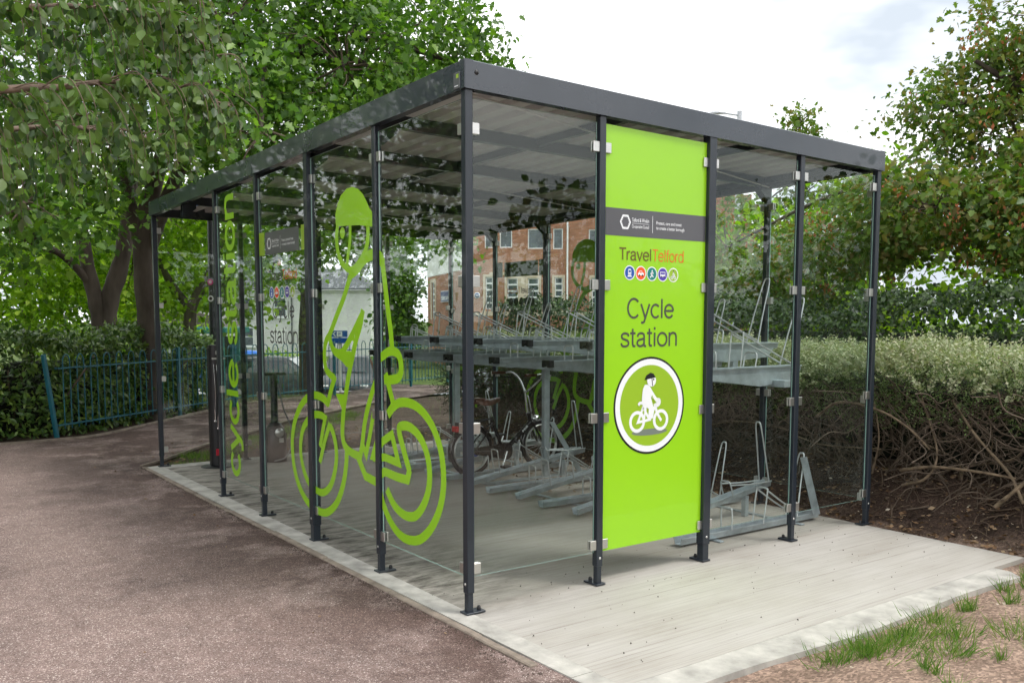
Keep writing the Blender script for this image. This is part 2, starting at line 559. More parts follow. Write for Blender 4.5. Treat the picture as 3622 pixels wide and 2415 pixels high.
# concrete base slab of the shelter
s = MB()
s.prism([(0.012, -1.20, -0.12), (3.62, -1.20, -0.12), (3.66, 5.86, -0.12), (0.012, 5.86, -0.12)], (0, 0, 0.12))
tag(s.build('concrete_slab', M_CON), kind='structure', label='pale brushed concrete base slab under the shelter')
s = MB()
s.prism([(-0.115, -1.0, -0.1), (0.010, -1.0, -0.1), (0.010, 6.06, -0.1), (-0.14, 6.06, -0.1), (-0.135, 2.0, -0.1)], (0, 0, 0.103))
s.prism([(0.012, 5.862, -0.1), (3.66, 5.862, -0.1), (3.66, 6.06, -0.1), (0.012, 6.06, -0.1)], (0, 0, 0.104))
xb = np.concatenate([[0.012, 0.12], np.linspace(0.4, 3.0, 12), [3.12, 3.2]])
for k in range(len(xb) - 1):
    f0, f1 = [(-1.40 + 0.022 * math.sin(x * 3.1) + (0.10 if x > 3.15 else 0)) for x in (xb[k], xb[k + 1])]
    s.prism([(xb[k], -1.203, -0.1), (xb[k], f0, -0.1), (xb[k + 1], f1, -0.1), (xb[k + 1], -1.203, -0.1)], (0, 0, 0.101))
s.prism([(0.010, -1.002, -0.1), (-0.115, -1.002, -0.1), (-0.10, -1.40, -0.1), (0.010, -1.40, -0.1)], (0, 0, 0.101))
tag(s.build('slab_border', M_STRIP), kind='structure', label='smooth white trowelled border of the concrete slab')
# precast edging stones along the path
y = 6.08
k = 0
es = None
while y > -0.7:
    L = 0.915
    y2 = max(y - L, -0.80)
    mb = MB()
    x_ = -0.155 + 0.012 * math.sin(y)
    mb.bbox(x_ - 0.028, x_ + 0.018, y2 + 0.006, y, -0.12, 0.006 + 0.004 * math.sin(k * 2.1), 0.006)
    o = mb.build('edging_stone', M_EDGE, bpy.data.objects['path'])
    y = y2 - 0.001
    k += 1

# road beyond the fence with kerb and markings
def strip(name, pts, w, mat, zo, kind='structure'):
    mb = MB()
    P = [Vector((x, y_, 0)) for x, y_ in pts]
    L, R = [], []
    for i, q in enumerate(P):
        d = (P[min(i + 1, len(P) - 1)] - P[max(i - 1, 0)]).normalized()
        nrm = Vector((-d.y, d.x, 0))
        for lst, sgn in ((L, 1), (R, -1)):
            w_ = q + nrm * (w / 2 * sgn)
            lst.append((w_.x, w_.y, float(drop(w_.x, w_.y)) + zo))
    for i in range(len(P) - 1):
        mb.poly([R[i], R[i + 1], L[i + 1], L[i]])
    return tag(mb.build(name, mat), kind=kind)
# ================================================================== the cycle shelter
BX, NY, NX = 0.9136, 6, 4
XB = BX * NX
def zr(x, y):
    """underside of the roof frame: it falls slightly to the back and to the far end"""
    return 2.744 - 0.0163 * y - 0.0189 * x

M_FRAME = simple('anthracite_paint', (0.014, 0.020, 0.029), 0.36, coat=0.2, var=0.08, vscale=3)
M_FASC = simple('anthracite_fascia', (0.020, 0.028, 0.040), 0.28, coat=0.6, var=0.08, vscale=3)
M_DARK = simple('black_plastic', (0.012, 0.012, 0.013), 0.5)
M_STEEL = simple('brushed_steel', (0.62, 0.61, 0.59), 0.34, 1.0, var=0.08, vscale=30, stretch=(1, 1, 12))
M_ROOFU = simple('roof_sheet', (0.60, 0.61, 0.61), 0.45, 0.0, var=0.06, vscale=4)
M_LIME = simple('lime_vinyl', (0.285, 0.60, 0.010), 0.35, coat=0.3)
M_LIMED = simple('olive_vinyl', (0.28, 0.46, 0.02), 0.4)
M_CHAR = simple('charcoal_print', (0.085, 0.085, 0.095), 0.4, coat=0.2)
M_GREYT = simple('grey_print', (0.06, 0.06, 0.055), 0.45)
M_OLIVE = simple('brown_print', (0.125, 0.105, 0.01), 0.45)
M_ORANGE = simple('orange_print', (0.72, 0.14, 0.015), 0.45)
M_WHITEP = simple('white_print', (0.80, 0.82, 0.84), 0.4, coat=0.2)
M_BLACKP = simple('black_print', (0.008, 0.007, 0.010), 0.45)
M_BLUE = simple('blue_print', (0.005, 0.075, 0.36), 0.4)
M_RED = simple('vermilion_print', (0.80, 0.09, 0.012), 0.4)
M_TEALP = simple('teal_print', (0.0, 0.19, 0.17), 0.4)
M_PURP = simple('violet_print', (0.075, 0.045, 0.36), 0.4)
M_SHADOW = simple('grey_ink', (0.16, 0.19, 0.16), 0.5)

def glassmat(name, tint, edge=False, dirt=0.0007):
    m, n, b = nmat(name)
    n.nodes.remove(b)
    out = n.nodes.get('Material Output')
    tr = n.nodes.new('ShaderNodeBsdfTransparent'); tr.inputs[0].default_value = (*tint, 1)
    gl = n.nodes.new('ShaderNodeBsdfGlossy'); gl.inputs['Roughness'].default_value = 0.003
    gl.inputs[0].default_value = (0.95, 1.0, 0.98, 1)
    ge = n.nodes.new('ShaderNodeNewGeometry')
    dp = n.nodes.new('ShaderNodeVectorMath'); dp.operation = 'DOT_PRODUCT'
    n.links.new(ge.outputs['Normal'], dp.inputs[0]); n.links.new(ge.outputs['Incoming'], dp.inputs[1])
    def mth(op, a, b_=None):
        x = n.nodes.new('ShaderNodeMath'); x.operation = op
        for i, q in enumerate((a, b_)):
            if q is None: continue
            if isinstance(q, (int, float)): x.inputs[i].default_value = q
            else: n.links.new(q, x.inputs[i])
        return x.outputs[0]
    c = mth('ABSOLUTE', dp.outputs['Value'])
    p5 = mth('POWER', mth('SUBTRACT', 1.0, c), 5.0)
    F_ = mth('ADD', 0.026, mth('MULTIPLY', p5, 0.974))
    mx1 = n.nodes.new('ShaderNodeMixShader')
    n.links.new(F_, mx1.inputs[0]); n.links.new(tr.outputs[0], mx1.inputs[1]); n.links.new(gl.outputs[0], mx1.inputs[2])
    df = n.nodes.new('ShaderNodeBsdfDiffuse'); df.inputs[0].default_value = (0.55, 0.56, 0.54, 1)
    mx2 = n.nodes.new('ShaderNodeMixShader')
    dn = ramp(n, noise(n, mapping(n, (1, 1, 0.6)), 2.6, 6, 0.65), [(0.45, dirt * 0.3), (0.75, dirt * 2.6)])
    n.links.new(dn, mx2.inputs[0]); n.links.new(mx1.outputs[0], mx2.inputs[1]); n.links.new(df.outputs[0], mx2.inputs[2])
    n.links.new(mx2.outputs[0], out.inputs['Surface'])
    return m
M_GLASS = glassmat('clear_glass', (0.972, 0.990, 0.982))
M_GEDGE = simple('glass_edge', (0.30, 0.47, 0.42), 0.15, coat=0.5)

shelter = thing('cycle_shelter', 'dark grey framed glass cycle shelter with lime green graphics', 'shelter')

THICK = {(0, 2), (2, 0), (4, 4), (4, 2), (2, 6)}
def post(i, j, ix, iy):
    """i, j: grid place; ix, iy: direction to the inside"""
    x, y = i * BX, float(j)
    h = 0.023 if (i, j) not in THICK else 0.032
    mb = MB()
    mb.bbox(x - h, x + h, y - h, y + h, 0.115, zr(x, y) + 0.01, 0.004)
    h2 = h - 0.005
    mb.bbox(x - h2, x + h2, y - h2, y + h2, 0.011, 0.13, 0.003)
    po = mb.build('post', M_FRAME, shelter)
    pl = MB()
    a, b_ = (0.036, 0.036)
    x0, x1 = (x - a, x + a); y0, y1 = (y - b_, y + b_)
    if ix > 0: x1 += 0.05
    if ix < 0: x0 -= 0.05
    if iy > 0: y1 += 0.05
    if iy < 0: y0 -= 0.05
    pl.bbox(x0, x1, y0, y1, 0.004, 0.014, 0.002)
    pl.build('base_plate', M_FRAME, po)
    bo = MB()
    bx_, by_ = (x1 - 0.022 if ix > 0 else (x0 + 0.022 if ix < 0 else x)), (y1 - 0.022 if iy > 0 else (y0 + 0.022 if iy < 0 else y))
    bo.lathe([(0.0, 0.036), (0.008, 0.034), (0.011, 0.026), (0.0115, 0.014)], (bx_, by_, 0), 10)
    bo.build('bolt', M_DARK, po)
    sc_ = MB()
    if i == 0: sc_.lathe([(0.0, -0.004), (0.006, -0.003), (0.008, 0.0)], (x - h, y, 0.165), 10, ax='x')
    else: sc_.lathe([(0.0, -0.004), (0.006, -0.003), (0.008, 0.0)], (x, y - h, 0.165), 10, ax='y')
    sc_.build('screw', M_STEEL, po)
    return po

post(0, 0, 1, 0)
for j in (1, 2, 3, 4, 6): post(0, j, 1, 0)
for i in (1, 2, 3): post(i, 0, 0, 1)
post(4, 0, -1, 0)
for j in range(1, 7): post(4, j, -1, 0)
for i in (1, 2, 3): post(i, 6, 0, -1)

# fascia beams, one per side (the long front one in two lengths)
FO, FT, FH = 0.034, 0.05, 0.139
def fascia(a, b_, nrm, name='fascia'):
    mb = MB()
    a, b_, nn = Vector((*a, 0)), Vector((*b_, 0)), Vector((*nrm, 0))
    def P(q, off, dz): return Vector((q.x + nn.x * off, q.y + nn.y * off, zr(q.x, q.y) + dz))
    sec = [(FO, 0.004), (FO + 0.004, 0.0), (FO + 0.004, FH), (FO - 0.006, FH + 0.006), (FO - FT, FH + 0.006), (FO - FT, FH - 0.01), (FO - 0.012, FH - 0.012), (FO - 0.012, 0.012), (FO - 0.05, 0.012), (FO - 0.05, 0.0)]
    vs = [P(q, o, z) for q in (a, b_) for (o, z) in sec]
    n_ = len(sec)
    fs = [(k, (k + 1) % n_, n_ + (k + 1) % n_, n_ + k) for k in range(n_)] + [tuple(range(n_ - 1, -1, -1)), tuple(range(n_, 2 * n_))]
    mb.add(vs, fs)
    return mb.build(name, M_FASC, shelter)
c_ = FO + 0.004
fa1 = fascia((0, -c_ + 0.002), (0, 2.997), (-1, 0))
fa2 = fascia((0, 3.003), (0, 6 + c_), (-1, 0))
fb = fascia((-c_ + 0.004, 0), (XB + c_, 0), (0, -1))
fc = fascia((XB, -c_ + 0.002), (XB, 6 + c_), (1, 0))
fd = fascia((-c_ + 0.004, 6), (XB + c_ - 0.004, 6), (0, 1))
d = MB(); d.lathe([(0.0, -0.008), (0.010, -0.006), (0.0135, 0.0)], (0.035, -FO - 0.004, zr(0, 0) + 0.085), 16, ax='y'); d.build('cover_cap', M_DARK, fb)
d = MB(); d.bbox(-FO - 0.008, -FO - 0.0045, 0.0, 0.062, zr(0, 0) + 0.005, zr(0, 0) + 0.088, 0.002)
d.box(-FO - 0.0093, -FO - 0.0083, 0.012, 0.034, zr(0, 0) + 0.058, zr(0, 0) + 0.078, 1)
d.box(-FO - 0.0093, -FO - 0.0083, 0.015, 0.05, zr(0, 0) + 0.018, zr(0, 0) + 0.022, 2)
d.build('maker_plate', [simple('plate_grey', (0.14, 0.15, 0.16), 0.25, 0.4), M_LIMED, M_WHITEP], fa1)

# ribbed roof sheet, ribs running the long way
mb = MB()
pitch, dep = 0.185, 0.062
prof = []
x = -0.01
while x < XB - 0.02:
    for dx, dz in ((0, 0), (0.088, 0), (0.098, dep), (0.175, dep)):
        if x + dx < XB + 0.01: prof.append((x + dx, dz))
    x += pitch
prof.append((XB + 0.012, 0))
nP = len(prof)
vs = []
for yy in (-0.02, 6.02):
    for px_, dz in prof: vs.append((px_, yy, zr(px_, yy) + 0.084 + dz))
for yy in (-0.02, 6.02):
    for px_, dz in prof: vs.append((px_, yy, zr(px_, yy) + 0.0846 + dz))
fs = [(k, k + 1, nP + k + 1, nP + k) for k in range(nP - 1)] + [(2 * nP + k, 3 * nP + k, 3 * nP + k + 1, 2 * nP + k + 1) for k in range(nP - 1)]
mb.add(vs, fs)
mb.build('roof_sheet', M_ROOFU, shelter)
# rafters across, edge rails, wind-brace rods and knee plates under the roof
for yy in (1.0, 2.0, 3.0, 4.0, 5.0):
    mb = MB(); mb.beam((0.02, yy, zr(0, yy) + 0.045), (XB - 0.02, yy, zr(XB, yy) + 0.045), 0.05, 0.078)
    ra = mb.build('rafter', M_FRAME, shelter)
    for xx in (0.0, XB):
        k_ = MB(); s_ = 1 if xx == 0 else -1
        for t_ in (-0.028, 0.028):
            k_.prism([(xx + s_ * 0.0, yy + t_ - 0.004, zr(xx, yy) - 0.0), (xx + s_ * 0.13, yy + t_ - 0.004, zr(xx, yy) + 0.03), (xx + s_ * 0.13, yy + t_ - 0.004, zr(xx, yy) - 0.03), (xx + s_ * 0.03, yy + t_ - 0.004, zr(xx, yy) - 0.11), (xx, yy + t_ - 0.004, zr(xx, yy) - 0.11)], (0, 0.008, 0))
        k_.build('knee_plate', M_FRAME, ra)
for xx in (0.06, XB / 3, 2 * XB / 3, XB - 0.06):
    mb = MB(); mb.beam((xx, 0.02, zr(xx, 0) + 0.058), (xx, 5.98, zr(xx, 6) + 0.058), 0.04, 0.05)
    mb.build('purlin', M_FRAME, shelter)
for yy in range(6):
    mb = MB()
    a_, b2 = (0.05, yy + 0.05), (XB - 0.05, yy + 0.95)
    mb.tube([(a_[0], a_[1], zr(*a_) + 0.0), (b2[0], b2[1], zr(*b2) + 0.0)], 0.005, 6)
    if yy in (0, 2, 4): mb.build('brace_rod', M_ROOFU, shelter)
for yy, xx in ((0.35, 0.28), (1.35, 0.28), (2.3, 0.3), (3.3, 0.3), (4.4, 0.4), (5.3, 0.5)):
    pass

# glass panels with four pairs of clamps each
GZ0, TG = 0.20, 0.008
CLZ = (0.245, 1.0, 1.775, 2.555)
def glass_panel(axis, fixed, a, b_, name='glass_panel', mats=None, out=-1):
    """axis 'y': pane in the plane x = fixed from y = a to b; axis 'x': plane y = fixed"""
    g0, g1 = a + 0.034, b_ - 0.034
    def zt(q): return (zr(fixed, q) if axis == 'y' else zr(q, fixed)) - 0.035
    def P(q, t, z): return (fixed + t, q, z) if axis == 'y' else (q, fixed + t, z)
    mb = MB()
    h = TG / 2
    v = [P(g0, -h, GZ0), P(g1, -h, GZ0), P(g1, h, GZ0), P(g0, h, GZ0), P(g0, -h, zt(g0)), P(g1, -h, zt(g1)), P(g1, h, zt(g1)), P(g0, h, zt(g0))]
    mb.add(v, [(0, 1, 5, 4), (2, 3, 7, 6)], 0)
    mb.add(v, [(0, 3, 2, 1), (4, 5, 6, 7), (1, 2, 6, 5), (3, 0, 4, 7)], 1)
    pane = mb.build(name, mats or [M_GLASS, M_GEDGE], shelter)
    for zc in CLZ:
        for q, s_ in ((a, 1), (b_, -1)):
            z_ = zc - 0.011 * (fixed + (q if axis == 'y' else 0)) * 0.9
            hp = 0.026
            q0, q1 = sorted((q + s_ * 0.021, q + s_ * (hp + 0.042)))
            cl = MB()
            for t0, t1, mi in ((-h - 0.012, -h - 0.001, 0), (h + 0.001, h + 0.012, 0)):
                if axis == 'y': cl.bbox(fixed + t0, fixed + t1, q0, q1, z_ - 0.029, z_ + 0.029, 0.002, mi)
                else: cl.bbox(q0, q1, fixed + t0, fixed + t1, z_ - 0.029, z_ + 0.029, 0.002, mi)
            e0, e1 = sorted((q + s_ * 0.021, q + s_ * (hp + 0.007)))
            if axis == 'y': cl.box(fixed - h, fixed + h, e0, e1, z_ - 0.02, z_ + 0.02, 1)
            else: cl.box(e0, e1, fixed - h, fixed + h, z_ - 0.02, z_ + 0.02, 1)
            cl.build('clamp', [M_STEEL, M_DARK], pane)
    return pane

FP = {}
for j in range(4): FP[j] = glass_panel('y', 0.0, j, j + 1)
RP = {i: glass_panel('x', 0.0, i * BX, (i + 1) * BX) for i in (0, 2, 3)}
BPn = {j: glass_panel('y', XB, j, j + 1) for j in range(6)}
for i in range(4): glass_panel('x', 6.0, i * BX, (i + 1) * BX)
sign = glass_panel('x', 0.0, BX, 2 * BX, 'information_panel', [M_LIME, M_GEDGE])

# ---------------------------------------------------------------- prints
def ribbon(mb, pts, w, org, mi=0, smooth=True, n=6, closed=False, mitre=True):
    """flat band of width w along 2-D points, placed by org(u, v)"""
    P = catmull([(a, b_, 0) for a, b_ in pts], n, closed) if smooth else [Vector((a, b_, 0)) for a, b_ in pts]
    L, R = [], []
    m_ = len(P)
    for i, q in enumerate(P):
        d0 = (q - P[(i - 1) % m_]) if (i or closed) else (P[1] - q)
        d1 = (P[(i + 1) % m_] - q) if (i < m_ - 1 or closed) else (q - P[-2])
        d0.normalize(); d1.normalize()
        t = d0 + d1
        if t.length < 0.3: t = d1.copy()
        t.normalize()
        nn = Vector((-t.y, t.x, 0))
        cs = max(0.45, nn.dot(Vector((-d1.y, d1.x, 0))))
        hw = w / 2 / cs
        L.append(q + nn * hw); R.append(q - nn * hw)
    for i in range(m_ if closed else m_ - 1):
        k = (i + 1) % m_
        mb.poly([org(p_.x, p_.y) for p_ in (R[i], R[k], L[k], L[i])], mi)

def disc(mb, c, r, org, mi=0, n=40, r0=0.0, ry=None):
    ry = ry or r
    o_ = [org(c[0] + r * math.cos(2 * math.pi * k / n), c[1] + ry * math.sin(2 * math.pi * k / n)) for k in range(n)]
    if r0 <= 0: mb.poly(o_, mi)
    else:
        q = [org(c[0] + r0 * math.cos(2 * math.pi * k / n), c[1] + r0 * math.sin(2 * math.pi * k / n)) for k in range(n)]
        for k in range(n): mb.poly([o_[k], o_[(k + 1) % n], q[(k + 1) % n], q[k]], mi)


# monoline grotesque letters drawn as strokes: unit = x-height 1
def _arc(cx, cy, rx, ry, a0, a1, n=14):
    return [(cx + rx * math.cos(math.radians(a0 + (a1 - a0) * k / n)), cy + ry * math.sin(math.radians(a0 + (a1 - a0) * k / n))) for k in range(n + 1)]
W_ = 0.085
GL = {
 'C': (1.18, [_arc(0.62, 0.69, 0.50, 0.66, 42, 318, 22)]),
 'T': (1.0, [[(0.06, 1.30), (0.98, 1.30)], [(0.52, 1.30), (0.52, 0.0)]]),
 'y': (0.86, [[(0.06, 1.0), (0.44, 0.02)], [(0.80, 1.0), (0.40, -0.12), (0.32, -0.27), (0.20, -0.32), (0.08, -0.31)]]),
 'c': (0.86, [_arc(0.48, 0.5, 0.37, 0.46, 42, 318, 18)]),
 'l': (0.36, [[(0.18, 1.38), (0.18, 0.0)]]),
 'i': (0.36, [[(0.18, 1.0), (0.18, 0.0)], [(0.18, 1.38), (0.18, 1.20)]]),
 'e': (0.94, [[(0.10, 0.52), (0.85, 0.52)], _arc(0.48, 0.5, 0.38, 0.46, 2, 325, 20)]),
 's': (0.80, [[(0.70, 0.74), (0.62, 0.90), (0.40, 0.96), (0.19, 0.89), (0.13, 0.73), (0.22, 0.59), (0.42, 0.52), (0.62, 0.43), (0.70, 0.27), (0.62, 0.11), (0.40, 0.04), (0.18, 0.10), (0.09, 0.28)]]),
 't': (0.50, [[(0.02, 0.96), (0.46, 0.96)], [(0.23, 1.28), (0.23, 0.20), (0.29, 0.06), (0.46, 0.05)]]),
 'a': (0.90, [[(0.14, 0.70), (0.20, 0.88), (0.42, 0.96), (0.63, 0.89), (0.69, 0.72), (0.69, 0.16), (0.74, 0.05), (0.86, 0.04)], [(0.69, 0.58), (0.42, 0.52), (0.20, 0.45), (0.11, 0.27), (0.19, 0.10), (0.38, 0.04), (0.58, 0.11), (0.69, 0.28)]]),
 'o': (0.96, [_arc(0.48, 0.5, 0.39, 0.46, 0, 360, 24)]),
 'n': (0.90, [[(0.14, 1.0), (0.14, 0.0)], [(0.14, 0.62), (0.22, 0.85), (0.44, 0.96), (0.66, 0.88), (0.74, 0.66), (0.74, 0.0)]]),
 'r': (0.56, [[(0.14, 1.0), (0.14, 0.0)], [(0.14, 0.55), (0.22, 0.83), (0.38, 0.95), (0.54, 0.95)]]),
 'v': (0.84, [[(0.06, 1.0), (0.42, 0.03), (0.78, 1.0)]]),
 'f': (0.50, [[(0.02, 0.96), (0.48, 0.96)], [(0.22, 0.0), (0.22, 1.12), (0.29, 1.30), (0.50, 1.33)]]),
 'd': (0.96, [[(0.82, 1.38), (0.82, 0.0)], _arc(0.46, 0.5, 0.36, 0.46, 0, 360, 22)]),
 ' ': (0.45, []),
}
def grot(mb, s, org, u, v, width, xh, mi=0, weight=0.15, lift=None):
    """line of stroke lettering: baseline at org, total width, x-height xh"""
    tot = sum(GL[ch][0] for ch in s)
    sx = width / tot
    o, u, v = Vector(org), Vector(u), Vector(v)
    nrm = u.cross(v).normalized()
    x = 0.0
    k = 0
    for ch in s:
        adv, strokes = GL[ch]
        for st_ in strokes:
            k += 1
            def place(a, b_, x=x, k=k): return tuple(o + u * a + v * b_ + nrm * (0.00003 * (k % 3)))
            ribbon(mb, [((x + a) * sx, b_ * xh) for a, b_ in st_], weight * xh, place, mi, len(st_) > 4 and ch not in 'v', 3)
        x += adv

HELMET = [(1.565, 2.191), (1.569, 2.254), (1.538, 2.319), (1.48, 2.373), (1.396, 2.405), (1.315, 2.407), (1.234, 2.387), (1.164, 2.345), (1.118, 2.296), (1.077, 2.248), (1.037, 2.223), (1.03, 2.134), (1.1, 2.145), (1.227, 2.162), (1.359, 2.17), (1.524, 2.179)]
STROKES = [
 (.046, 1, [(1.543, 2.189), (1.562, 2.112), (1.548, 2.024), (1.496, 1.949), (1.414, 1.903), (1.345, 1.889), (1.264, 1.918), (1.19, 1.964), (1.137, 2.018), (1.112, 2.093), (1.114, 2.15)]),
 (.040, 1, [(1.359, 2.173), (1.366, 2.072), (1.396, 1.981), (1.414, 1.909)]),
 (.070, 1, [(1.37, 1.861), (1.265, 1.896), (1.176, 1.944), (1.091, 1.967), (1.009, 1.97), (0.955, 1.947), (0.922, 1.906)]),
 (.055, 1, [(0.93, 1.925), (0.903, 1.806), (0.865, 1.631), (0.835, 1.507), (0.817, 1.389)]),
 (.056, 1, [(1.0, 1.33), (0.925, 1.36), (0.864, 1.382), (0.793, 1.385), (0.735, 1.363), (0.713, 1.319), (0.714, 1.268), (0.745, 1.232), (0.816, 1.217), (0.925, 1.21)]),
 (.052, 0, [(0.905, 1.25), (0.864, 1.173), (0.800, 1.05)]),
 (.052, 1, [(1.345, 1.88), (1.467, 1.716), (1.582, 1.595), (1.691, 1.476), (1.755, 1.426), (1.783, 1.34), (1.767, 1.245), (1.7, 1.204), (1.634, 1.184)]),
 (.054, 0, [(1.615, 1.20), (1.676, 1.117), (1.75, 0.99)]),
 (.052, 1, [(1.70, 1.49), (1.671, 1.407), (1.623, 1.366), (1.527, 1.355), (1.448, 1.398), (1.338, 1.488), (1.215, 1.6)]),
 (.056, 1, [(1.195, 1.635), (1.232, 1.542), (1.294, 1.449), (1.342, 1.354), (1.391, 1.258), (1.425, 1.18), (1.459, 1.082), (1.494, 0.983), (1.52, 0.841), (1.505, 0.765), (1.456, 0.727), (1.38, 0.707), (1.25, 0.695)]),
 (.040, 0, [(1.322, 1.515), (1.35, 1.44)]),
 (.050, 1, [(1.262, 0.69), (1.227, 0.791), (1.188, 0.928), (1.127, 1.052), (1.045, 1.175), (0.978, 1.24)]),
 (.045, 0, [(1.24, 0.80), (1.177, 0.72), (1.125, 0.842), (1.064, 1.0)]),
 (.056, 0, [(1.30, 0.70), (1.19, 0.58), (1.0, 0.56)]),
 (.060, 0, [(0.88, 1.0), (0.812, 1.057)]),
 (.056, 1, [(0.822, 1.047), (0.742, 1.082), (0.641, 1.092), (0.532, 1.078), (0.428, 1.034), (0.338, 0.962), (0.272, 0.862), (0.243, 0.75), (0.246, 0.633), (0.29, 0.512), (0.38, 0.395), (0.49, 0.315), (0.596, 0.282), (0.708, 0.28), (0.811, 0.314), (0.902, 0.382), (0.968, 0.465), (1.006, 0.56)]),
 (.056, 1, [(0.62, 0.69), (0.685, 0.801), (0.74, 0.912), (0.715, 0.946), (0.62, 0.952), (0.512, 0.914), (0.433, 0.84), (0.394, 0.741), (0.398, 0.633), (0.448, 0.532), (0.532, 0.45), (0.618, 0.42), (0.718, 0.423), (0.82, 0.462), (0.904, 0.54)]),
 (.054, 0, [(1.03, 0.60), (0.93, 0.645), (0.765, 0.634), (0.645, 0.635), (0.618, 0.70)]),
 (.050, 0, [(1.085, 0.712), (0.948, 0.832), (0.83, 0.885), (0.752, 0.722), (0.923, 0.735), (1.085, 0.712)]),
 (.056, 1, [(1.735, 1.0), (1.8, 1.03), (1.889, 1.045), (1.98, 1.045), (2.068, 1.025), (2.2, 0.955), (2.32, 0.83), (2.378, 0.678), (2.355, 0.493), (2.253, 0.345), (2.088, 0.25), (1.891, 0.228), (1.751, 0.256), (1.615, 0.344), (1.519, 0.477), (1.47, 0.61), (1.455, 0.72)]),
 (.048, 0, [(1.88, 0.69), (1.823, 0.826), (1.786, 0.9), (1.85, 0.915)]),
 (.052, 1, [(1.78, 0.893), (1.84, 0.912), (1.95, 0.91), (2.046, 0.879), (2.168, 0.792), (2.222, 0.664), (2.2, 0.533), (2.098, 0.412), (1.92, 0.368), (1.797, 0.388), (1.697, 0.463), (1.628, 0.591), (1.617, 0.705), (1.656, 0.8), (1.71, 0.857)]),
 (.046, 0, [(1.71, 0.87), (1.799, 0.741), (1.888, 0.578)]),
]
FILLS = [[(1.694, 1.41), (1.623, 1.375), (1.528, 1.36), (1.387, 1.375), (1.335, 1.354), (1.381, 1.262), (1.437, 1.265), (1.507, 1.30), (1.625, 1.335)],
         [(1.612, 1.08), (1.428, 1.087), (1.494, 0.96)], [(1.124, 0.696), (1.01, 0.90), (1.0, 0.698)]]
def cyclist(pane, fixed, dy, sgn):
    """outline cyclist spread over two panes; sgn: side of the glass the film is on"""
    for (lo, hi, pn) in ((0.0, 1.0, pane[0]), (1.0, 2.0, pane[1])):
        pass
    mb = MB()
    lay = [0]
    def org(u, v):
        return (fixed + sgn * (TG / 2 + 0.0012 + lay[0] * 0.00012), u + dy, v)
    for w, sm, pts in STROKES:
        ribbon(mb, pts, w, org, 0, bool(sm)); lay[0] += 1
    for f_ in FILLS + [HELMET]:
        mb.poly([org(*q) for q in f_]); lay[0] += 1
    disc(mb, (1.467, 2.132), 0.037, org)
    # cut the film at the post between the two panes
    lo_, hi_ = MB(), MB()
    cut = 1.0 + dy
    for f_, mi in zip(mb.f, mb.m):
        pts = [mb.v[i] for i in f_]
        for out, keep in ((lo_, -1), (hi_, 1)):
            res = []
            lim = cut + keep * 0.036
            for a_, b_ in zip(pts, pts[1:] + pts[:1]):
                ia, ib = (a_[1] - lim) * keep >= 0, (b_[1] - lim) * keep >= 0
                if ia: res.append(a_)
                if ia != ib:
                    t = (lim - a_[1]) / (b_[1] - a_[1])
                    res.append(tuple(a_[k] + (b_[k] - a_[k]) * t for k in range(3)))
            if len(res) >= 3: out.poly(res, mi)
    lo_.build('cyclist_graphic', M_LIME, pane[0])
    hi_.build('cyclist_graphic', M_LIME, pane[1])

cyclist((FP[0], FP[1]), 0.0, 0.0, -1)
cyclist((BPn[2], BPn[3]), XB, 2.0, 1)

def vertical_text(pane, fixed, y0, u, v, sgn):
    w1 = sum(GL[c][0] for c in 'cycle'); w2 = sum(GL[c][0] for c in 'station'); k_ = 2.40 / (w1 + w2 + 0.45)
    for wd, z_, ww in (('cycle', 0.23, w1), ('station', 0.23 + (w1 + 0.45) * k_, w2)):
        mb = MB()
        grot(mb, wd, (fixed + sgn * (TG / 2 + 0.0012), y0, z_), u, v, ww * k_, 0.215, 0, 0.235)
        mb.build('vertical_lettering', M_LIME, pane)
vertical_text(FP[3], 0.0, 3.53, (0, 0, 1), (0, 1, 0), -1)
vertical_text(BPn[5], XB, 5.50, (0, 0, 1), (0, 1, 0), 1)

def hexlogo(mb, org, c, r, mi):
    n = 36
    for k in range(n):
        def pt(k_, inner):
            a = 2 * math.pi * k_ / n + math.pi / 2
            hexr = r * math.cos(math.pi / 6) / math.cos((a - math.pi / 2 + math.pi / 6) % (math.pi / 3) - math.pi / 6)
            rr = hexr if not inner else hexr * (0.62 if k_ % 2 else 0.86)
            return org(c[0] + rr * math.cos(a) * 0.92, c[1] + rr * math.sin(a))
        mb.poly([pt(k, False), pt((k + 1) % n, False), pt((k + 1) % n, True), pt(k, True)], mi)

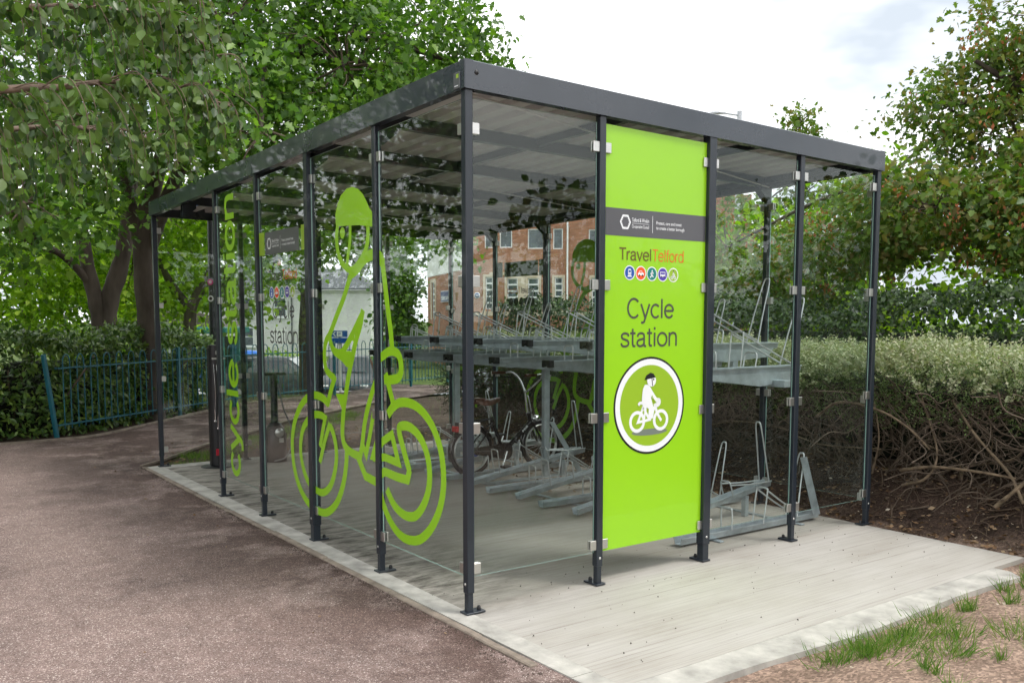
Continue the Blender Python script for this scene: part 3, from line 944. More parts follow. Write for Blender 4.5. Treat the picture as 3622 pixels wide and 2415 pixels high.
def icon(parent, kind, c, r, O, layer=0.0008):
    """round transport symbol; O(u, v, layer)"""
    mats = {'train': M_BLUE, 'car': M_RED, 'walk': M_TEALP, 'bus': M_PURP, 'bike': M_LIMED}
    mb = MB()
    o1 = lambda u, v: O(u, v, layer); o2 = lambda u, v: O(u, v, layer + 0.0004); o3 = lambda u, v: O(u, v, layer + 0.0008); o4 = lambda u, v: O(u, v, layer + 0.0012)
    disc(mb, c, r, o1, 1, 32); disc(mb, c, r * 0.86, o2, 0, 32)
    def P(pts, o=o3, mi=1): mb.poly([o(c[0] + a * r, c[1] + b_ * r) for a, b_ in pts], mi)
    def R(x0, x1, y0, y1, o=o3, mi=1): P([(x0, y0), (x1, y0), (x1, y1), (x0, y1)], o, mi)
    if kind == 'train':
        P([(-.28, -.3), (.28, -.3), (.3, .2), (.2, .52), (-.2, .52), (-.3, .2)]); R(-.2, .2, .05, .35, o4, 0); disc(mb, (c[0] - .14 * r, c[1] - .14 * r), .06 * r, o4, 0, 10); disc(mb, (c[0] + .14 * r, c[1] - .14 * r), .06 * r, o4, 0, 10)
        P([(-.3, -.36), (.3, -.36), (.42, -.55), (-.42, -.55)])
    elif kind == 'car':
        P([(-.55, -.28), (.55, -.28), (.58, .02), (.32, .08), (.15, .36), (-.25, .36), (-.42, .08), (-.58, .0)]); P([(-.3, .08), (-.2, .28), (.1, .28), (.2, .08)], o4, 0)
        disc(mb, (c[0] - .3 * r, c[1] - .3 * r), .14 * r, o4, 2, 12); disc(mb, (c[0] + .3 * r, c[1] - .3 * r), .14 * r, o4, 2, 12)
    elif kind == 'walk':
        disc(mb, (c[0] + .05 * r, c[1] + .42 * r), .13 * r, o3, 1, 14)
        for pts in ([(.03, .28), (-.05, -.08)], [(-.03, .2), (-.28, -.02)], [(.05, .2), (.3, .05)], [(-.05, -.05), (.12, -.3), (.3, -.42)], [(-.05, -.05), (-.15, -.35), (-.35, -.5)]):
            ribbon(mb, [(c[0] + a * r, c[1] + b_ * r) for a, b_ in pts], .17 * r, o3, 1, False)
    elif kind == 'bus':
        P([(-.5, -.3), (.5, -.3), (.5, .36), (-.5, .36)]); R(-.42, .42, .0, .26, o4, 0); disc(mb, (c[0] - .28 * r, c[1] - .32 * r), .12 * r, o4, 2, 12); disc(mb, (c[0] + .28 * r, c[1] - .32 * r), .12 * r, o4, 2, 12)
    else:
        for q in (-.3, .3): disc(mb, (c[0] + q * r, c[1] - .38 * r), .24 * r, o3, 1, 18, .16 * r)
        for pts in ([(.0, .3), (-.12, -.1), (.05, -.35)], [(.0, .25), (.3, .0)], [(-.3, -.38), (-.1, -.1), (.25, -.1), (.3, -.38)]):
            ribbon(mb, [(c[0] + a * r, c[1] + b_ * r) for a, b_ in pts], .14 * r, o3, 1, False)
        disc(mb, (c[0] + .03 * r, c[1] + .46 * r), .12 * r, o3, 1, 12); disc(mb, (c[0] + .02 * r, c[1] + .52 * r), .11 * r, o4, 2, 12)
    return mb.build('icon', [mats[kind], M_WHITEP, M_BLACKP], parent)

def council_band(parent, O, u0, u1, z0, z1, s, uoff):
    """dark band with crest and small lettering; s scales from the sign's own layout"""
    mb = MB()
    mb.poly([O(u0, z0, 0.0006), O(u1, z0, 0.0006), O(u1, z1, 0.0006), O(u0, z1, 0.0006)], 0)
    U = O(1, 0, 0); U = Vector(U) - Vector(O(0, 0, 0)); Vv = Vector((0, 0, 1))
    o1 = lambda u, v: O(u, v, 0.001)
    hexlogo(mb, o1, (1.105 + uoff, z0 + 0.083), 0.048, 1)
    put_text(mb, 'Telford & Wrekin', O(1.158 + uoff, z0 + 0.088, 0.001), U, Vv, 0.139, 0.023, 1, 0.008)
    put_text(mb, 'Co-operative Council', O(1.158 + uoff, z0 + 0.052, 0.001), U, Vv, 0.139, 0.020, 1, 0.008)
    for (a, b_, c2, d_) in ((1.158, 1.297, 0.0775, 0.0795), (1.3255, 1.3285, 0.03, 0.13)):
        mb.poly([O(a + uoff, z0 + c2, 0.001), O(b_ + uoff, z0 + c2, 0.001), O(b_ + uoff, z0 + d_, 0.001), O(a + uoff, z0 + d_, 0.001)], 1)
    put_text(mb, 'Protect, care and invest', O(1.358 + uoff, z0 + 0.083, 0.001), U, Vv, 0.217, 0.020, 1, 0.008)
    put_text(mb, 'to create a better borough', O(1.358 + uoff, z0 + 0.053, 0.001), U, Vv, 0.243, 0.020, 1, 0.008)
    return mb.build('council_band', [M_CHAR, M_WHITEP], parent)

def travel_title(parent, O, U, uoff, z0, mat1, s=1.0):
    mb = MB(); Vv = (0, 0, 1)
    grot(mb, 'Travel', O(1.056 + uoff, z0, 0.0008), U, Vv, 0.268, 0.052, 0, 0.20)
    grot(mb, 'Telford', O(1.326 + uoff, z0, 0.0008), U, Vv, 0.275, 0.052, 1, 0.13)
    mb.build('title_lettering', [mat1, M_ORANGE], parent)

# the lime information panel, seen face on beside the corner pane
def OS(u, v, lay): return (u, -TG / 2 - 0.0006 - lay, v)
US = (1, 0, 0)
council_band(sign, OS, BX + 0.036, 2 * BX - 0.036, 2.063, 2.222, 1, 0)
travel_title(sign, OS, US, 0, 1.925, M_OLIVE)
for q, kd in enumerate(('train', 'car', 'walk', 'bus', 'bike')): icon(sign, kd, (1.143 + 0.0916 * q, 1.851 - 0.001 * q), 0.0435, OS)
mb = MB()
grot(mb, 'Cycle', OS(1.122, 1.583, 0.0008), US, (0, 0, 1), 0.400, 0.085, 0, 0.16)
mb.build('name_lettering', M_GREYT, sign)
mb = MB()
grot(mb, 'station', OS(1.072, 1.411, 0.0008), US, (0, 0, 1), 0.487, 0.085, 0, 0.16)
mb.build('name_lettering', M_GREYT, sign)
mb = MB()
lay = [0.0008]
oo = lambda u, v: OS(u, v, lay[0])
cR = (1.324, 1.051)
disc(mb, cR, 0.298, oo, 0, 72); lay[0] += .0003
disc(mb, cR, 0.285, oo, 1, 72); lay[0] += .0003
disc(mb, cR, 0.248, oo, 2, 72); lay[0] += .0003
mb.build('roundel', [M_BLACKP, M_WHITEP, M_LIMED], sign)
mb = MB()
disc(mb, (1.325, 0.888), 0.15, oo, 2, 40, ry=0.02); lay[0] += .0003
for cx_ in (1.218, 1.417): disc(mb, (cx_, 0.957), 0.0665, oo, 0, 40, 0.045); lay[0] += .0002
ribbon(mb, [(1.27, 1.05), (1.223, 0.953), (1.321, 0.964), (1.268, 1.04)], .017, oo, 0, False); lay[0] += .0002
ribbon(mb, [(1.29, 1.05), (1.275, 0.965)], .014, oo, 0, False); lay[0] += .0002
ribbon(mb, [(1.362, 1.06), (1.385, 1.0), (1.422, 0.952)], .019, oo, 0, False); lay[0] += .0002
ribbon(mb, [(1.365, 1.045), (1.322, 0.962)], .019, oo, 0, False); lay[0] += .0002
ribbon(mb, [(1.225, 1.058), (1.24, 1.07), (1.265, 1.065), (1.283, 1.035), (1.285, 1.01)], .018, oo, 0, True); lay[0] += .0002
mb.poly([oo(*q) for q in [(1.253, 1.076), (1.257, 1.124), (1.262, 1.155), (1.278, 1.18), (1.3, 1.18), (1.319, 1.169), (1.343, 1.138), (1.33, 1.1), (1.345, 1.06), (1.359, 1.02), (1.35, 0.972), (1.326, 0.967), (1.309, 0.983), (1.313, 1.03), (1.287, 1.045)]], 0); lay[0] += .0003
ribbon(mb, [(1.3, 1.165), (1.335, 1.125), (1.372, 1.085), (1.398, 1.078), (1.396, 1.058), (1.37, 1.048)], .028, oo, 0, True); lay[0] += .0003
ribbon(mb, [(1.338, 1.112), (1.352, 1.088), (1.372, 1.068)], .006, oo, 3, False); lay[0] += .0003
disc(mb, (1.333, 1.203), 0.037, oo, 0, 28); lay[0] += .0003
mb.poly([oo(*q) for q in [(1.272, 1.207), (1.288, 1.236), (1.321, 1.252), (1.349, 1.245), (1.367, 1.222), (1.341, 1.218), (1.3, 1.213)]], 1); lay[0] += .0003
disc(mb, (1.35, 1.21), 0.006, oo, 1, 12)
ribbon(mb, [(1.335, 1.218), (1.341, 1.17)], .006, oo, 1, False)
mb.build('cyclist_symbol', [M_WHITEP, M_BLACKP, M_SHADOW, M_LIMED], sign)

# same wording printed on clear glass, front and back of the shelter
def glass_sign(pane, fixed, y0, sgn, back):
    def O(u, v, lay): return (fixed + sgn * (TG / 2 + 0.0006 + lay), y0 + (u if sgn > 0 else -u), v)
    U = (0, 1 if sgn > 0 else -1, 0)
    for a, b_ in ((0.036, 0.145), (0.855, 0.964)):
        mb = MB()
        mb.poly([O(a, 2.065, 0.0006), O(b_, 2.065, 0.0006), O(b_, 2.24, 0.0006), O(a, 2.24, 0.0006)])
        mb.build('green_flash', M_LIMED, pane)
    council_band(pane, O, 0.165, 0.815, 2.065, 2.235, 1, -0.86)
    travel_title(pane, O, U, -0.835, 1.87, M_GREYT)
    for q, kd in enumerate(('train', 'car', 'walk', 'bus', 'bike')): icon(pane, kd, (0.275 + 0.102 * q, 1.775), 0.046, O)
    m2 = MB()
    grot(m2, 'Cycle', O(0.28, 1.585, 0.0008), U, (0, 0, 1), 0.43, 0.09, 0, 0.16)
    m2.build('name_lettering', M_GREYT, pane)
    m2 = MB()
    grot(m2, 'station', O(0.22, 1.395, 0.0008), U, (0, 0, 1), 0.55, 0.09, 0, 0.16)
    m2.build('name_lettering', M_GREYT, pane)
    if back:
        m3 = MB()
        for q in range(5): disc(m3, (0.275 + 0.102 * q, 1.775), 0.046, lambda u, v: O(u, v, -0.0003), 0, 24)
        m3.poly([O(0.165, 2.065, -0.0002), O(0.815, 2.065, -0.0002), O(0.815, 2.235, -0.0002), O(0.165, 2.235, -0.0002)])
        for a, b_ in ((0.036, 0.145), (0.855, 0.964)):
            m3.poly([O(a, 2.065, -0.0002), O(b_, 2.065, -0.0002), O(b_, 2.24, -0.0002), O(a, 2.24, -0.0002)])
        m3.build('print_backing', simple('print_back', (0.045, 0.055, 0.035), 0.5), pane)
glass_sign(FP[2], 0.0, 3.0, -1, False)
glass_sign(BPn[4], XB, 4.0, 1, True)
# ================================================================== two-tier cycle rack
M_GALV = simple('galvanised_steel', (0.44, 0.50, 0.53), 0.38, 0.6, var=0.24, vscale=9, bmp=0.05, bscale=30)
M_GALVR = simple('galvanised_rod', (0.58, 0.61, 0.62), 0.34, 0.7, var=0.1, vscale=20)
rack = thing('cycle_rack', 'galvanised two tier cycle rack along the back of the shelter', 'cycle rack', (2.0, 0.34, 0))
RO = Vector((2.0, 0.34, 0))

def gutter(y, x0, x1, z0, z1, name, cap, web=0.0):
    """pressed channel for the wheels, from x0,z0 up to x1,z1; hoops ride on it"""
    a, b_ = Vector((x0, y, z0)) - RO, Vector((x1, y, z1)) - RO
    d = (b_ - a).normalized(); u = Vector((-d.z, 0, d.x)); L = (b_ - a).length
    w, h, t = 0.034, 0.046, 0.003
    mb = MB()
    def P(s, yy, q): return a + d * s + Vector((0, yy, 0)) + u * q
    sec = [(-w - 0.008, h), (-w, h), (-w + 0.01, 0), (w - 0.01, 0), (w, h), (w + 0.008, h), (w + 0.008, h - 0.010), (w + t, h - 0.006), (w - 0.01 + t, -t), (-w + 0.01 - t, -t), (-w - t, h - 0.006), (-w - 0.008, h - 0.010)]
    n_ = len(sec)
    vs = [P(s, yy, q) for s in (0, L) for yy, q in sec]
    fs = [(k, (k + 1) % n_, n_ + (k + 1) % n_, n_ + k) for k in range(n_)]
    for e_ in (0, n_):
        fs += [(e_ + 0, e_ + 1, e_ + 10, e_ + 11), (e_ + 1, e_ + 2, e_ + 9, e_ + 10), (e_ + 2, e_ + 3, e_ + 8, e_ + 9), (e_ + 3, e_ + 4, e_ + 7, e_ + 8), (e_ + 4, e_ + 5, e_ + 6, e_ + 7)]
    mb.add(vs, fs)
    if web:
        for yy in (-0.031, 0.031):
            mb.prism([P(0.04, yy - 0.0015, -t), P(L - 0.05, yy - 0.0015, -t), P(L - 0.12, yy - 0.0015, -web * 0.7), P(0.75, yy - 0.0015, -web), P(0.3, yy - 0.0015, -web * 0.45), P(0.06, yy - 0.0015, -0.025)], (0, 0.003, 0))
    o = mb.build(name, M_GALV, rack)
    if cap:
        c = MB()
        for q0, q1, y0, y1 in ((-0.006, h + 0.006, -w - 0.016, -w + 0.014), (h - 0.02, h + 0.006, -w, w), (-0.006, h + 0.006, w - 0.014, w + 0.016)):
            pts = [P(-0.006, y0, q0), P(-0.006, y1, q0), P(-0.006, y1, q1), P(-0.006, y0, q1)]
            c.prism(pts, d * 0.05)
        c.build('end_cap', M_DARK, o)
    def rod(pts, r=0.0065):
        m_ = MB(); m_.tube(catmull(pts, 5), r, 6); m_.build('hoop', M_GALVR, o)
    def bend(s_list, yy0=None):
        return s_list
    return o, P, rod, L

def arch(P, rod, s, w, q0, q1, lean=0.0):
    rod([P(s, -w, q0), P(s + lean * 0.8, -w, q1 - 0.03), P(s + lean * 0.95, -w * 0.75, q1 - 0.004), P(s + lean, 0, q1), P(s + lean * 0.95, w * 0.75, q1 - 0.004), P(s + lean * 0.8, w, q1 - 0.03), P(s, w, q0)])

def tall(P, rod, s, w, q0, q1, lean):
    rod([P(s, -w, q0), P(s + lean * 0.5, -w * 0.75, (q0 + q1) / 2), P(s + lean, -w * 0.5, q1 - 0.03), P(s + lean * 1.05, 0, q1), P(s + lean, w * 0.5, q1 - 0.03), P(s + lean * 0.5, w * 0.75, (q0 + q1) / 2), P(s, w, q0)])

for k in range(13):
    y = 0.34 + 0.388 * k
    if y > 5.2: break
    if k % 2 == 0:
        o, P, rod, L = gutter(y, 1.95, 3.50, 0.022, 0.022, 'lower_gutter', False)
        arch(P, rod, 0.50, 0.05, 0.04, 0.20)
        arch(P, rod, 0.85, 0.05, 0.04, 0.30, 0.05)
        for s_ in (-0.05, 0.05): rod([P(0.9, s_, 0.28), P(1.1, s_, 0.16), P(1.25, s_, 0.08)])
        tall(P, rod, 1.25, 0.05, 0.04, 0.52, 0.10)
        if k == 0:
            b_ = MB(); b_.prism([P(1.26, -0.06, 0.5), P(1.34, -0.06, 0.5), P(1.53, -0.06, 0.03), P(1.44, -0.06, 0.03)], (0, 0.005, 0)); b_.build('brace', M_GALV, o)
    else:
        o, P, rod, L = gutter(y, 2.0, 3.40, 0.022, 0.225, 'lower_gutter', False)
        arch(P, rod, 0.33, 0.052, 0.04, 0.27)
        arch(P, rod, 0.60, 0.052, 0.04, 0.20)
        arch(P, rod, 0.93, 0.05, 0.04, 0.16, -0.02)
        for s_ in (-0.05, 0.05): rod([P(0.92, s_, 0.13), P(1.15, s_, 0.08), P(1.37, s_, 0.045)])
        tall(P, rod, 1.37, 0.05, 0.04, 0.54, -0.02)
        lg = MB(); lg.box(3.10 - RO.x, 3.14 - RO.x, y - 0.02 - RO.y, y + 0.02 - RO.y, 0.004, 0.17); lg.build('gutter_leg', M_GALV, o)
    # upper tier above each gutter, alternately low and high
    zc = 1.185 if k % 2 == 0 else 1.345
    xs_ = 2.0 if k % 2 == 0 else 2.08
    o, P, rod, L = gutter(y, xs_, xs_ + (1.22 if k % 2 == 0 else 1.36), zc, zc, 'upper_gutter', True, 0.10)
    arch(P, rod, 0.24, 0.055, 0.045, 0.17)
    arch(P, rod, 0.50, 0.055, 0.045, 0.30, 0.03)
    for s_ in (-0.052, 0.052): rod([P(0.52, s_, 0.285), P(0.78, s_, 0.18), P(1.08, s_, 0.06)])
    arch(P, rod, 0.66, 0.055, 0.045, 0.15, 0.02)
    tall(P, rod, 1.08, 0.055, 0.045, 0.55, 0.16)
for y in (1.5, 3.1, 4.75):
    lg = MB(); lg.bbox(2.91 - RO.x, 2.975 - RO.x, y - 0.027 - RO.y, y + 0.027 - RO.y, 0.014, 1.075, 0.004)
    o = lg.build('support_leg', M_GALV, rack)
    ft = MB(); ft.bbox(2.2 - RO.x, 3.5 - RO.x, y - 0.045 - RO.y, y + 0.045 - RO.y, 0.003, 0.012, 0.001); ft.build('foot_plate', M_GALV, o)
    br = MB(); br.prism([(2.99 - RO.x, y - RO.y - 0.004, 0.55), (3.05 - RO.x, y - RO.y - 0.004, 0.55), (3.43 - RO.x, y - RO.y - 0.004, 0.013), (3.36 - RO.x, y - RO.y - 0.004, 0.013)], (0, 0.008, 0)); br.build('brace', M_GALV, o)
br_ = MB(); br_.bbox(2.91 - RO.x, 2.97 - RO.x, 0.70 - RO.y, 0.755 - RO.y, 1.13, 1.34, 0.004); br_.build('riser_bracket', M_GALV, rack)
bm_ = MB(); bm_.bbox(2.89 - RO.x, 2.99 - RO.x, 0.2 - RO.y, 5.2 - RO.y, 1.077, 1.083 + 0.045, 0.003); bm_.build('cross_beam', M_GALV, rack)
for xx in (2.28, 3.2):
    fb_ = MB(); fb_.bbox(xx - RO.x, xx + 0.045 - RO.x, 0.25 - RO.y, 5.1 - RO.y, 0.003, 0.011, 0.001); fb_.build('floor_strip', M_GALV, rack)

# ================================================================== bicycle standing in the rack
M_BLK = simple('black_enamel', (0.008, 0.008, 0.009), 0.18, coat=0.6)
M_RUB = simple('tyre_rubber', (0.014, 0.014, 0.015), 0.75)
M_ALU = simple('aluminium', (0.66, 0.66, 0.65), 0.3, 0.95)
M_CHROME = simple('chrome', (0.75, 0.75, 0.76), 0.12, 1.0)
M_LEATHER = simple('brown_leather', (0.105, 0.036, 0.018), 0.36, var=0.2, vscale=14, coat=0.3)
M_REDL = simple('red_lens', (0.50, 0.004, 0.006), 0.2, coat=0.5)
bike = thing('bicycle', 'black small wheeled bicycle with brown leather saddle in the rack', 'bicycle', (2.30, 3.47, 0.045))
RW = 0.232
def bp(x, y, z): return (x, y, z)
def wheel(cx_):
    t = MB()
    n = 36
    t.tube([(cx_ + RW * math.cos(2 * math.pi * k / n), 0, RW + RW * math.sin(2 * math.pi * k / n)) for k in range(n + 1)], 0.021, 8, cap=False)
    w_ = t.build('wheel', M_RUB, bike)
    r_ = MB()
    for yy in (-0.009, 0.009):
        r_.tube([(cx_ + (RW - 0.03) * math.cos(2 * math.pi * k / n), yy, RW + (RW - 0.03) * math.sin(2 * math.pi * k / n)) for k in range(n + 1)], 0.008, 6, cap=False)
    r_.build('rim', M_ALU, w_)
    s_ = MB()
    for k in range(24):
        a = 2 * math.pi * k / 24
        s_.tube([(cx_ + 0.02 * math.cos(a + 1.2), 0.03 * (1 if k % 2 else -1), RW + 0.02 * math.sin(a + 1.2)), (cx_ + (RW - 0.034) * math.cos(a), 0, RW + (RW - 0.034) * math.sin(a))], 0.0013, 4, cap=False)
    s_.lathe([(0.0, -0.045), (0.022, -0.042), (0.022, -0.03), (0.016, -0.02), (0.016, 0.02), (0.022, 0.03), (0.022, 0.042), (0, 0.045)], (cx_, 0, RW), 12, ax='y')
    s_.build('spokes', M_ALU, w_)
    g_ = MB()
    rg = RW + 0.035
    a0, a1 = (math.radians(25), math.radians(200)) if cx_ < 0.1 else (math.radians(30), math.radians(205))
    vs, fs = [], []
    m_ = 20
    for k in range(m_ + 1):
        a = a0 + (a1 - a0) * k / m_
        for yy, rr in ((-0.028, rg - 0.014), (-0.016, rg), (0.016, rg), (0.028, rg - 0.014)):
            vs.append((cx_ + rr * math.cos(a), yy, RW + rr * math.sin(a)))
    for k in range(m_):
        for q in range(3): fs.append((k * 4 + q, k * 4 + q + 1, k * 4 + 5 + q, k * 4 + 4 + q))
    g_.add(vs, fs, 0, True)
    g_.build('mudguard', M_BLK, bike)
wheel(0.0); wheel(0.87)
f_ = MB()
f_.tube([(0.70, 0, 0.57), (0.745, 0, 0.43)], 0.021, 10)
f_.tube([(0.73, 0, 0.47), (0.60, 0, 0.36), (0.45, 0, 0.235), (0.385, 0, 0.20)], 0.024, 10)
f_.tube([(0.235, 0, 0.555), (0.385, 0, 0.19)], 0.019, 10)
for yy in (-0.055, 0.055):
    f_.tube([(0.25, yy * 0.2, 0.50), (0.12, yy, 0.36), (0.0, yy, RW)], 0.009, 8)
    f_.tube([(0.385, yy * 0.5, 0.20), (0.2, yy, 0.21), (0.0, yy, RW)], 0.010, 8)
    f_.tube([(0.24, yy * 0.3, 0.535), (0.02, yy, 0.52), (-0.14, yy, 0.51)], 0.006, 6)
    f_.tube([(0.0, yy, RW), (-0.08, yy, 0.51)], 0.005, 6)
f_.lathe([(0, -0.035), (0.026, -0.035), (0.026, 0.035), (0, 0.035)], (0.385, 0, 0.20), 12, ax='y')
f_.lathe([(0, -0.03), (0.03, -0.03), (0.03, 0.03), (0, 0.03)], (0.53, 0, 0.30), 12, ax='y')
fr_ = f_.build('frame', M_BLK, bike)
lt = MB()
put_text(lt, 'Mi8', (0.62, -0.0245, 0.372), Vector((0.70, 0, 0.60)).normalized(), Vector((-0.6, 0, 0.7)).normalized(), 0.085, 0.026, 0, 0.01)
lt.build('lettering', M_WHITEP, fr_)
fk = MB()
for yy in (-0.045, 0.045): fk.tube([(0.755, yy * 0.6, 0.44), (0.80, yy, 0.35), (0.87, yy, RW)], 0.011, 8)
fk.tube([(0.755, -0.035, 0.445), (0.755, 0.035, 0.445)], 0.014, 8)
fk.build('fork', M_BLK, bike)
hb = MB()
hb.tube([(0.70, 0, 0.56), (0.665, 0, 0.78)], 0.013, 8)
hb.tube(catmull([(0.58, -0.27, 0.97), (0.68, -0.25, 0.97), (0.71, -0.16, 0.90), (0.675, -0.03, 0.80), (0.67, 0, 0.79), (0.675, 0.03, 0.80), (0.71, 0.16, 0.90), (0.68, 0.25, 0.97), (0.58, 0.27, 0.97)], 4), 0.011, 8)
h_ = hb.build('handlebar', M_CHROME, bike)
for yy in (-1, 1):
    gr_ = MB(); gr_.tube([(0.45, yy * 0.285, 0.975), (0.60, yy * 0.267, 0.972)], 0.016, 8); gr_.build('grip', M_LEATHER, h_)
    lv = MB(); lv.tube(catmull([(0.665, yy * 0.24, 0.955), (0.66, yy * 0.245, 0.93), (0.55, yy * 0.27, 0.93)], 3), 0.006, 6)
    lv.tube(catmull([(0.67, yy * 0.24, 0.955), (0.80, yy * 0.2, 0.93), (0.83, yy * 0.08, 0.75), (0.76, 0.02, 0.55)], 5), 0.003, 5); lv.build('brake_lever', M_DARK, h_)
sp = MB(); sp.tube([(0.235, 0, 0.555), (0.205, 0, 0.68)], 0.013, 8)
for yy in (-0.03, 0.03): sp.tube([(0.23, yy * 0.4, 0.56), (0.15, yy, 0.69)], 0.005, 6)
sp.build('seat_post', M_CHROME, bike)
sa = MB()
secs = [(0.05, 0.010, 0.735, 0.03), (0.06, 0.075, 0.745, 0.055), (0.11, 0.098, 0.75, 0.07), (0.17, 0.085, 0.735, 0.06), (0.23, 0.045, 0.725, 0.05), (0.29, 0.026, 0.735, 0.045), (0.335, 0.02, 0.742, 0.035), (0.345, 0.008, 0.735, 0.02)]
vs, fs = [], []
for x_, w_, z_, dd in secs:
    for yy, zz in ((-w_, z_ - dd), (-w_ * 0.96, z_ - 0.012), (-w_ * 0.6, z_ + 0.004), (0, z_ + 0.002), (w_ * 0.6, z_ + 0.004), (w_ * 0.96, z_ - 0.012), (w_, z_ - dd)): vs.append((x_, yy, zz))
for i in range(len(secs) - 1):
    for q in range(6): fs.append((i * 7 + q, i * 7 + q + 1, i * 7 + 8 + q, i * 7 + 7 + q))
sa.add(vs, fs, 0, True)
so_ = sa.build('saddle', M_LEATHER, bike)
rv = MB()
for x_, yy in ((0.075, -0.07), (0.075, 0.07), (0.10, -0.095), (0.27, -0.03)): rv.lathe([(0, 0.004), (0.005, 0.003), (0.006, 0)], (x_, yy, 0.73 if abs(yy) > 0.05 else 0.728), 8)
rv.build('rivet', M_CHROME, so_)
cc = MB()
prof = []
for k in range(13):
    a = math.radians(-100 + 200 * k / 12); prof.append((0.385 + 0.075 * math.cos(a), 0.20 + 0.085 * math.sin(a)))
for k in range(9):
    a = math.radians(100 + 160 * k / 8); prof.append((0.02 + 0.035 * math.cos(a), RW + 0.035 * math.sin(a)))
cc.prism([(x_, -0.062, z_) for x_, z_ in prof], (0, 0.022, 0))
cc.build('chain_case', M_BLK, bike)
ck = MB()
ck.tube([(0.385, -0.07, 0.20), (0.33, -0.075, 0.06)], 0.010, 8); ck.tube([(0.385, 0.07, 0.20), (0.44, 0.075, 0.34)], 0.010, 8)
c_o = ck.build('crank', M_CHROME, bike)
for x_, yy, z_ in ((0.33, -0.125, 0.055), (0.44, 0.125, 0.345)):
    pd = MB(); pd.bbox(x_ - 0.045, x_ + 0.045, yy - 0.04, yy + 0.04, z_ - 0.012, z_ + 0.012, 0.004); pd.build('pedal', M_DARK, c_o)
rl = MB(); rl.bbox(-0.205, -0.165, -0.045, 0.045, 0.43, 0.49, 0.008); rl.build('rear_light', M_REDL, bike)
rk = MB(); rk.bbox(-0.165, -0.14, -0.05, 0.05, 0.40, 0.52, 0.006); rk.build('carrier_bracket', M_DARK, bike)
fl = MB(); fl.lathe([(0.0, -0.05), (0.02, -0.045), (0.032, -0.01), (0.036, 0.02), (0.03, 0.028), (0, 0.03)], (0.80, 0, 0.505), 12, ax='x'); fl.build('front_light', M_CHROME, bike)
b2 = MB(); b2.lathe([(0, -0.012), (0.03, -0.012), (0.04, 0), (0.03, 0.012), (0, 0.012)], (0.03, -0.03, 0.21), 14, ax='y'); b2.build('reflector', simple('blue_sticker', (0.01, 0.06, 0.35), 0.4), bike)

# ================================================================== repair stand and pump at the far end
M_STAND = simple('stand_black', (0.007, 0.008, 0.010), 0.4, coat=0.1)
st = thing('repair_stand', 'black bicycle repair stand with hanging tools inside the shelter entrance', 'repair stand', (0.50, 5.68, 0.0))
b = MB()
prof = [(0.085 * math.cos(a), 0.085 * math.sin(a)) for a in np.linspace(math.radians(200), math.radians(520), 14)]
b.prism([(x_, y_, 0.02) for x_, y_ in prof], (0, 0, 1.25))
b.prism([(x_ * 0.9, y_ * 0.9, 1.27) for x_, y_ in prof], (0, 0, 0.03))
body = b.build('column', M_STAND, st)
b = MB(); b.lathe([(0, 0.012), (0.17, 0.012), (0.18, 0.003)], (0, 0, 0), 24); b.build('base_plate', M_STAND, st)
b = MB(); b.bbox(-0.05, 0.05, -0.098, -0.087, 0.13, 0.2, 0.002); b.build('label_plate', simple('red_label', (0.45, 0.01, 0.03), 0.4), st)
b = MB(); b.bbox(-0.07, 0.07, -0.115, -0.085, 1.15, 1.17, 0.004); b.bbox(-0.025, 0.025, -0.096, -0.086, 1.2, 1.24, 0.002); b.build('shelf', M_ALU, st)
for k, (x_, z_) in enumerate(((-0.05, 0.5), (-0.02, 0.42), (0.01, 0.55), (0.04, 0.45))):
    b = MB(); b.tube(catmull([(x_, -0.09, 1.1), (x_ + 0.006, -0.105, 0.8), (x_, -0.098, z_ + 0.12)], 4), 0.0025, 5); b.tube([(x_, -0.098, z_ + 0.12), (x_, -0.098, z_)], 0.006, 6); b.lathe([(0, -0.004), (0.014, -0.004), (0.014, 0.004), (0, 0.004)], (x_, -0.098, z_), 8, ax='y'); b.build('tool', M_CHROME, st)
pu = thing('air_pump', 'black floor mounted bicycle air pump with hose near the far glass', 'pump', (1.13, 5.66, 0.0))
b = MB(); b.lathe([(0.0, 0.0), (0.125, 0.005), (0.125, 0.22), (0.12, 0.30), (0.10, 0.37), (0.065, 0.42), (0.04, 0.44), (0.036, 0.9), (0.036, 0.96), (0.02, 0.98), (0, 0.98)], (0, 0, 0), 20); b.build('body', M_STAND, pu)
b = MB(); b.tube([(-0.14, -0.02, 0.97), (0.14, 0.02, 0.97)], 0.016, 8); b.build('handle', M_STAND, pu)
b = MB(); b.tube(catmull([(0.04, -0.03, 0.86), (0.08, -0.06, 0.6), (0.16, -0.07, 0.38), (0.17, -0.08, 0.22), (0.08, -0.12, 0.06), (-0.06, -0.13, 0.02)], 6), 0.009, 8); b.build('hose', simple('grey_hose', (0.18, 0.18, 0.18), 0.5), pu)
b = MB(); b.lathe([(0, -0.012), (0.05, -0.01), (0.052, 0.0)], (0.01, -0.112, 0.33), 16, ax='y'); b.bbox(0.0, 0.05, -0.13, -0.122, 0.22, 0.27, 0.002); b.build('gauge', M_ALU, pu)

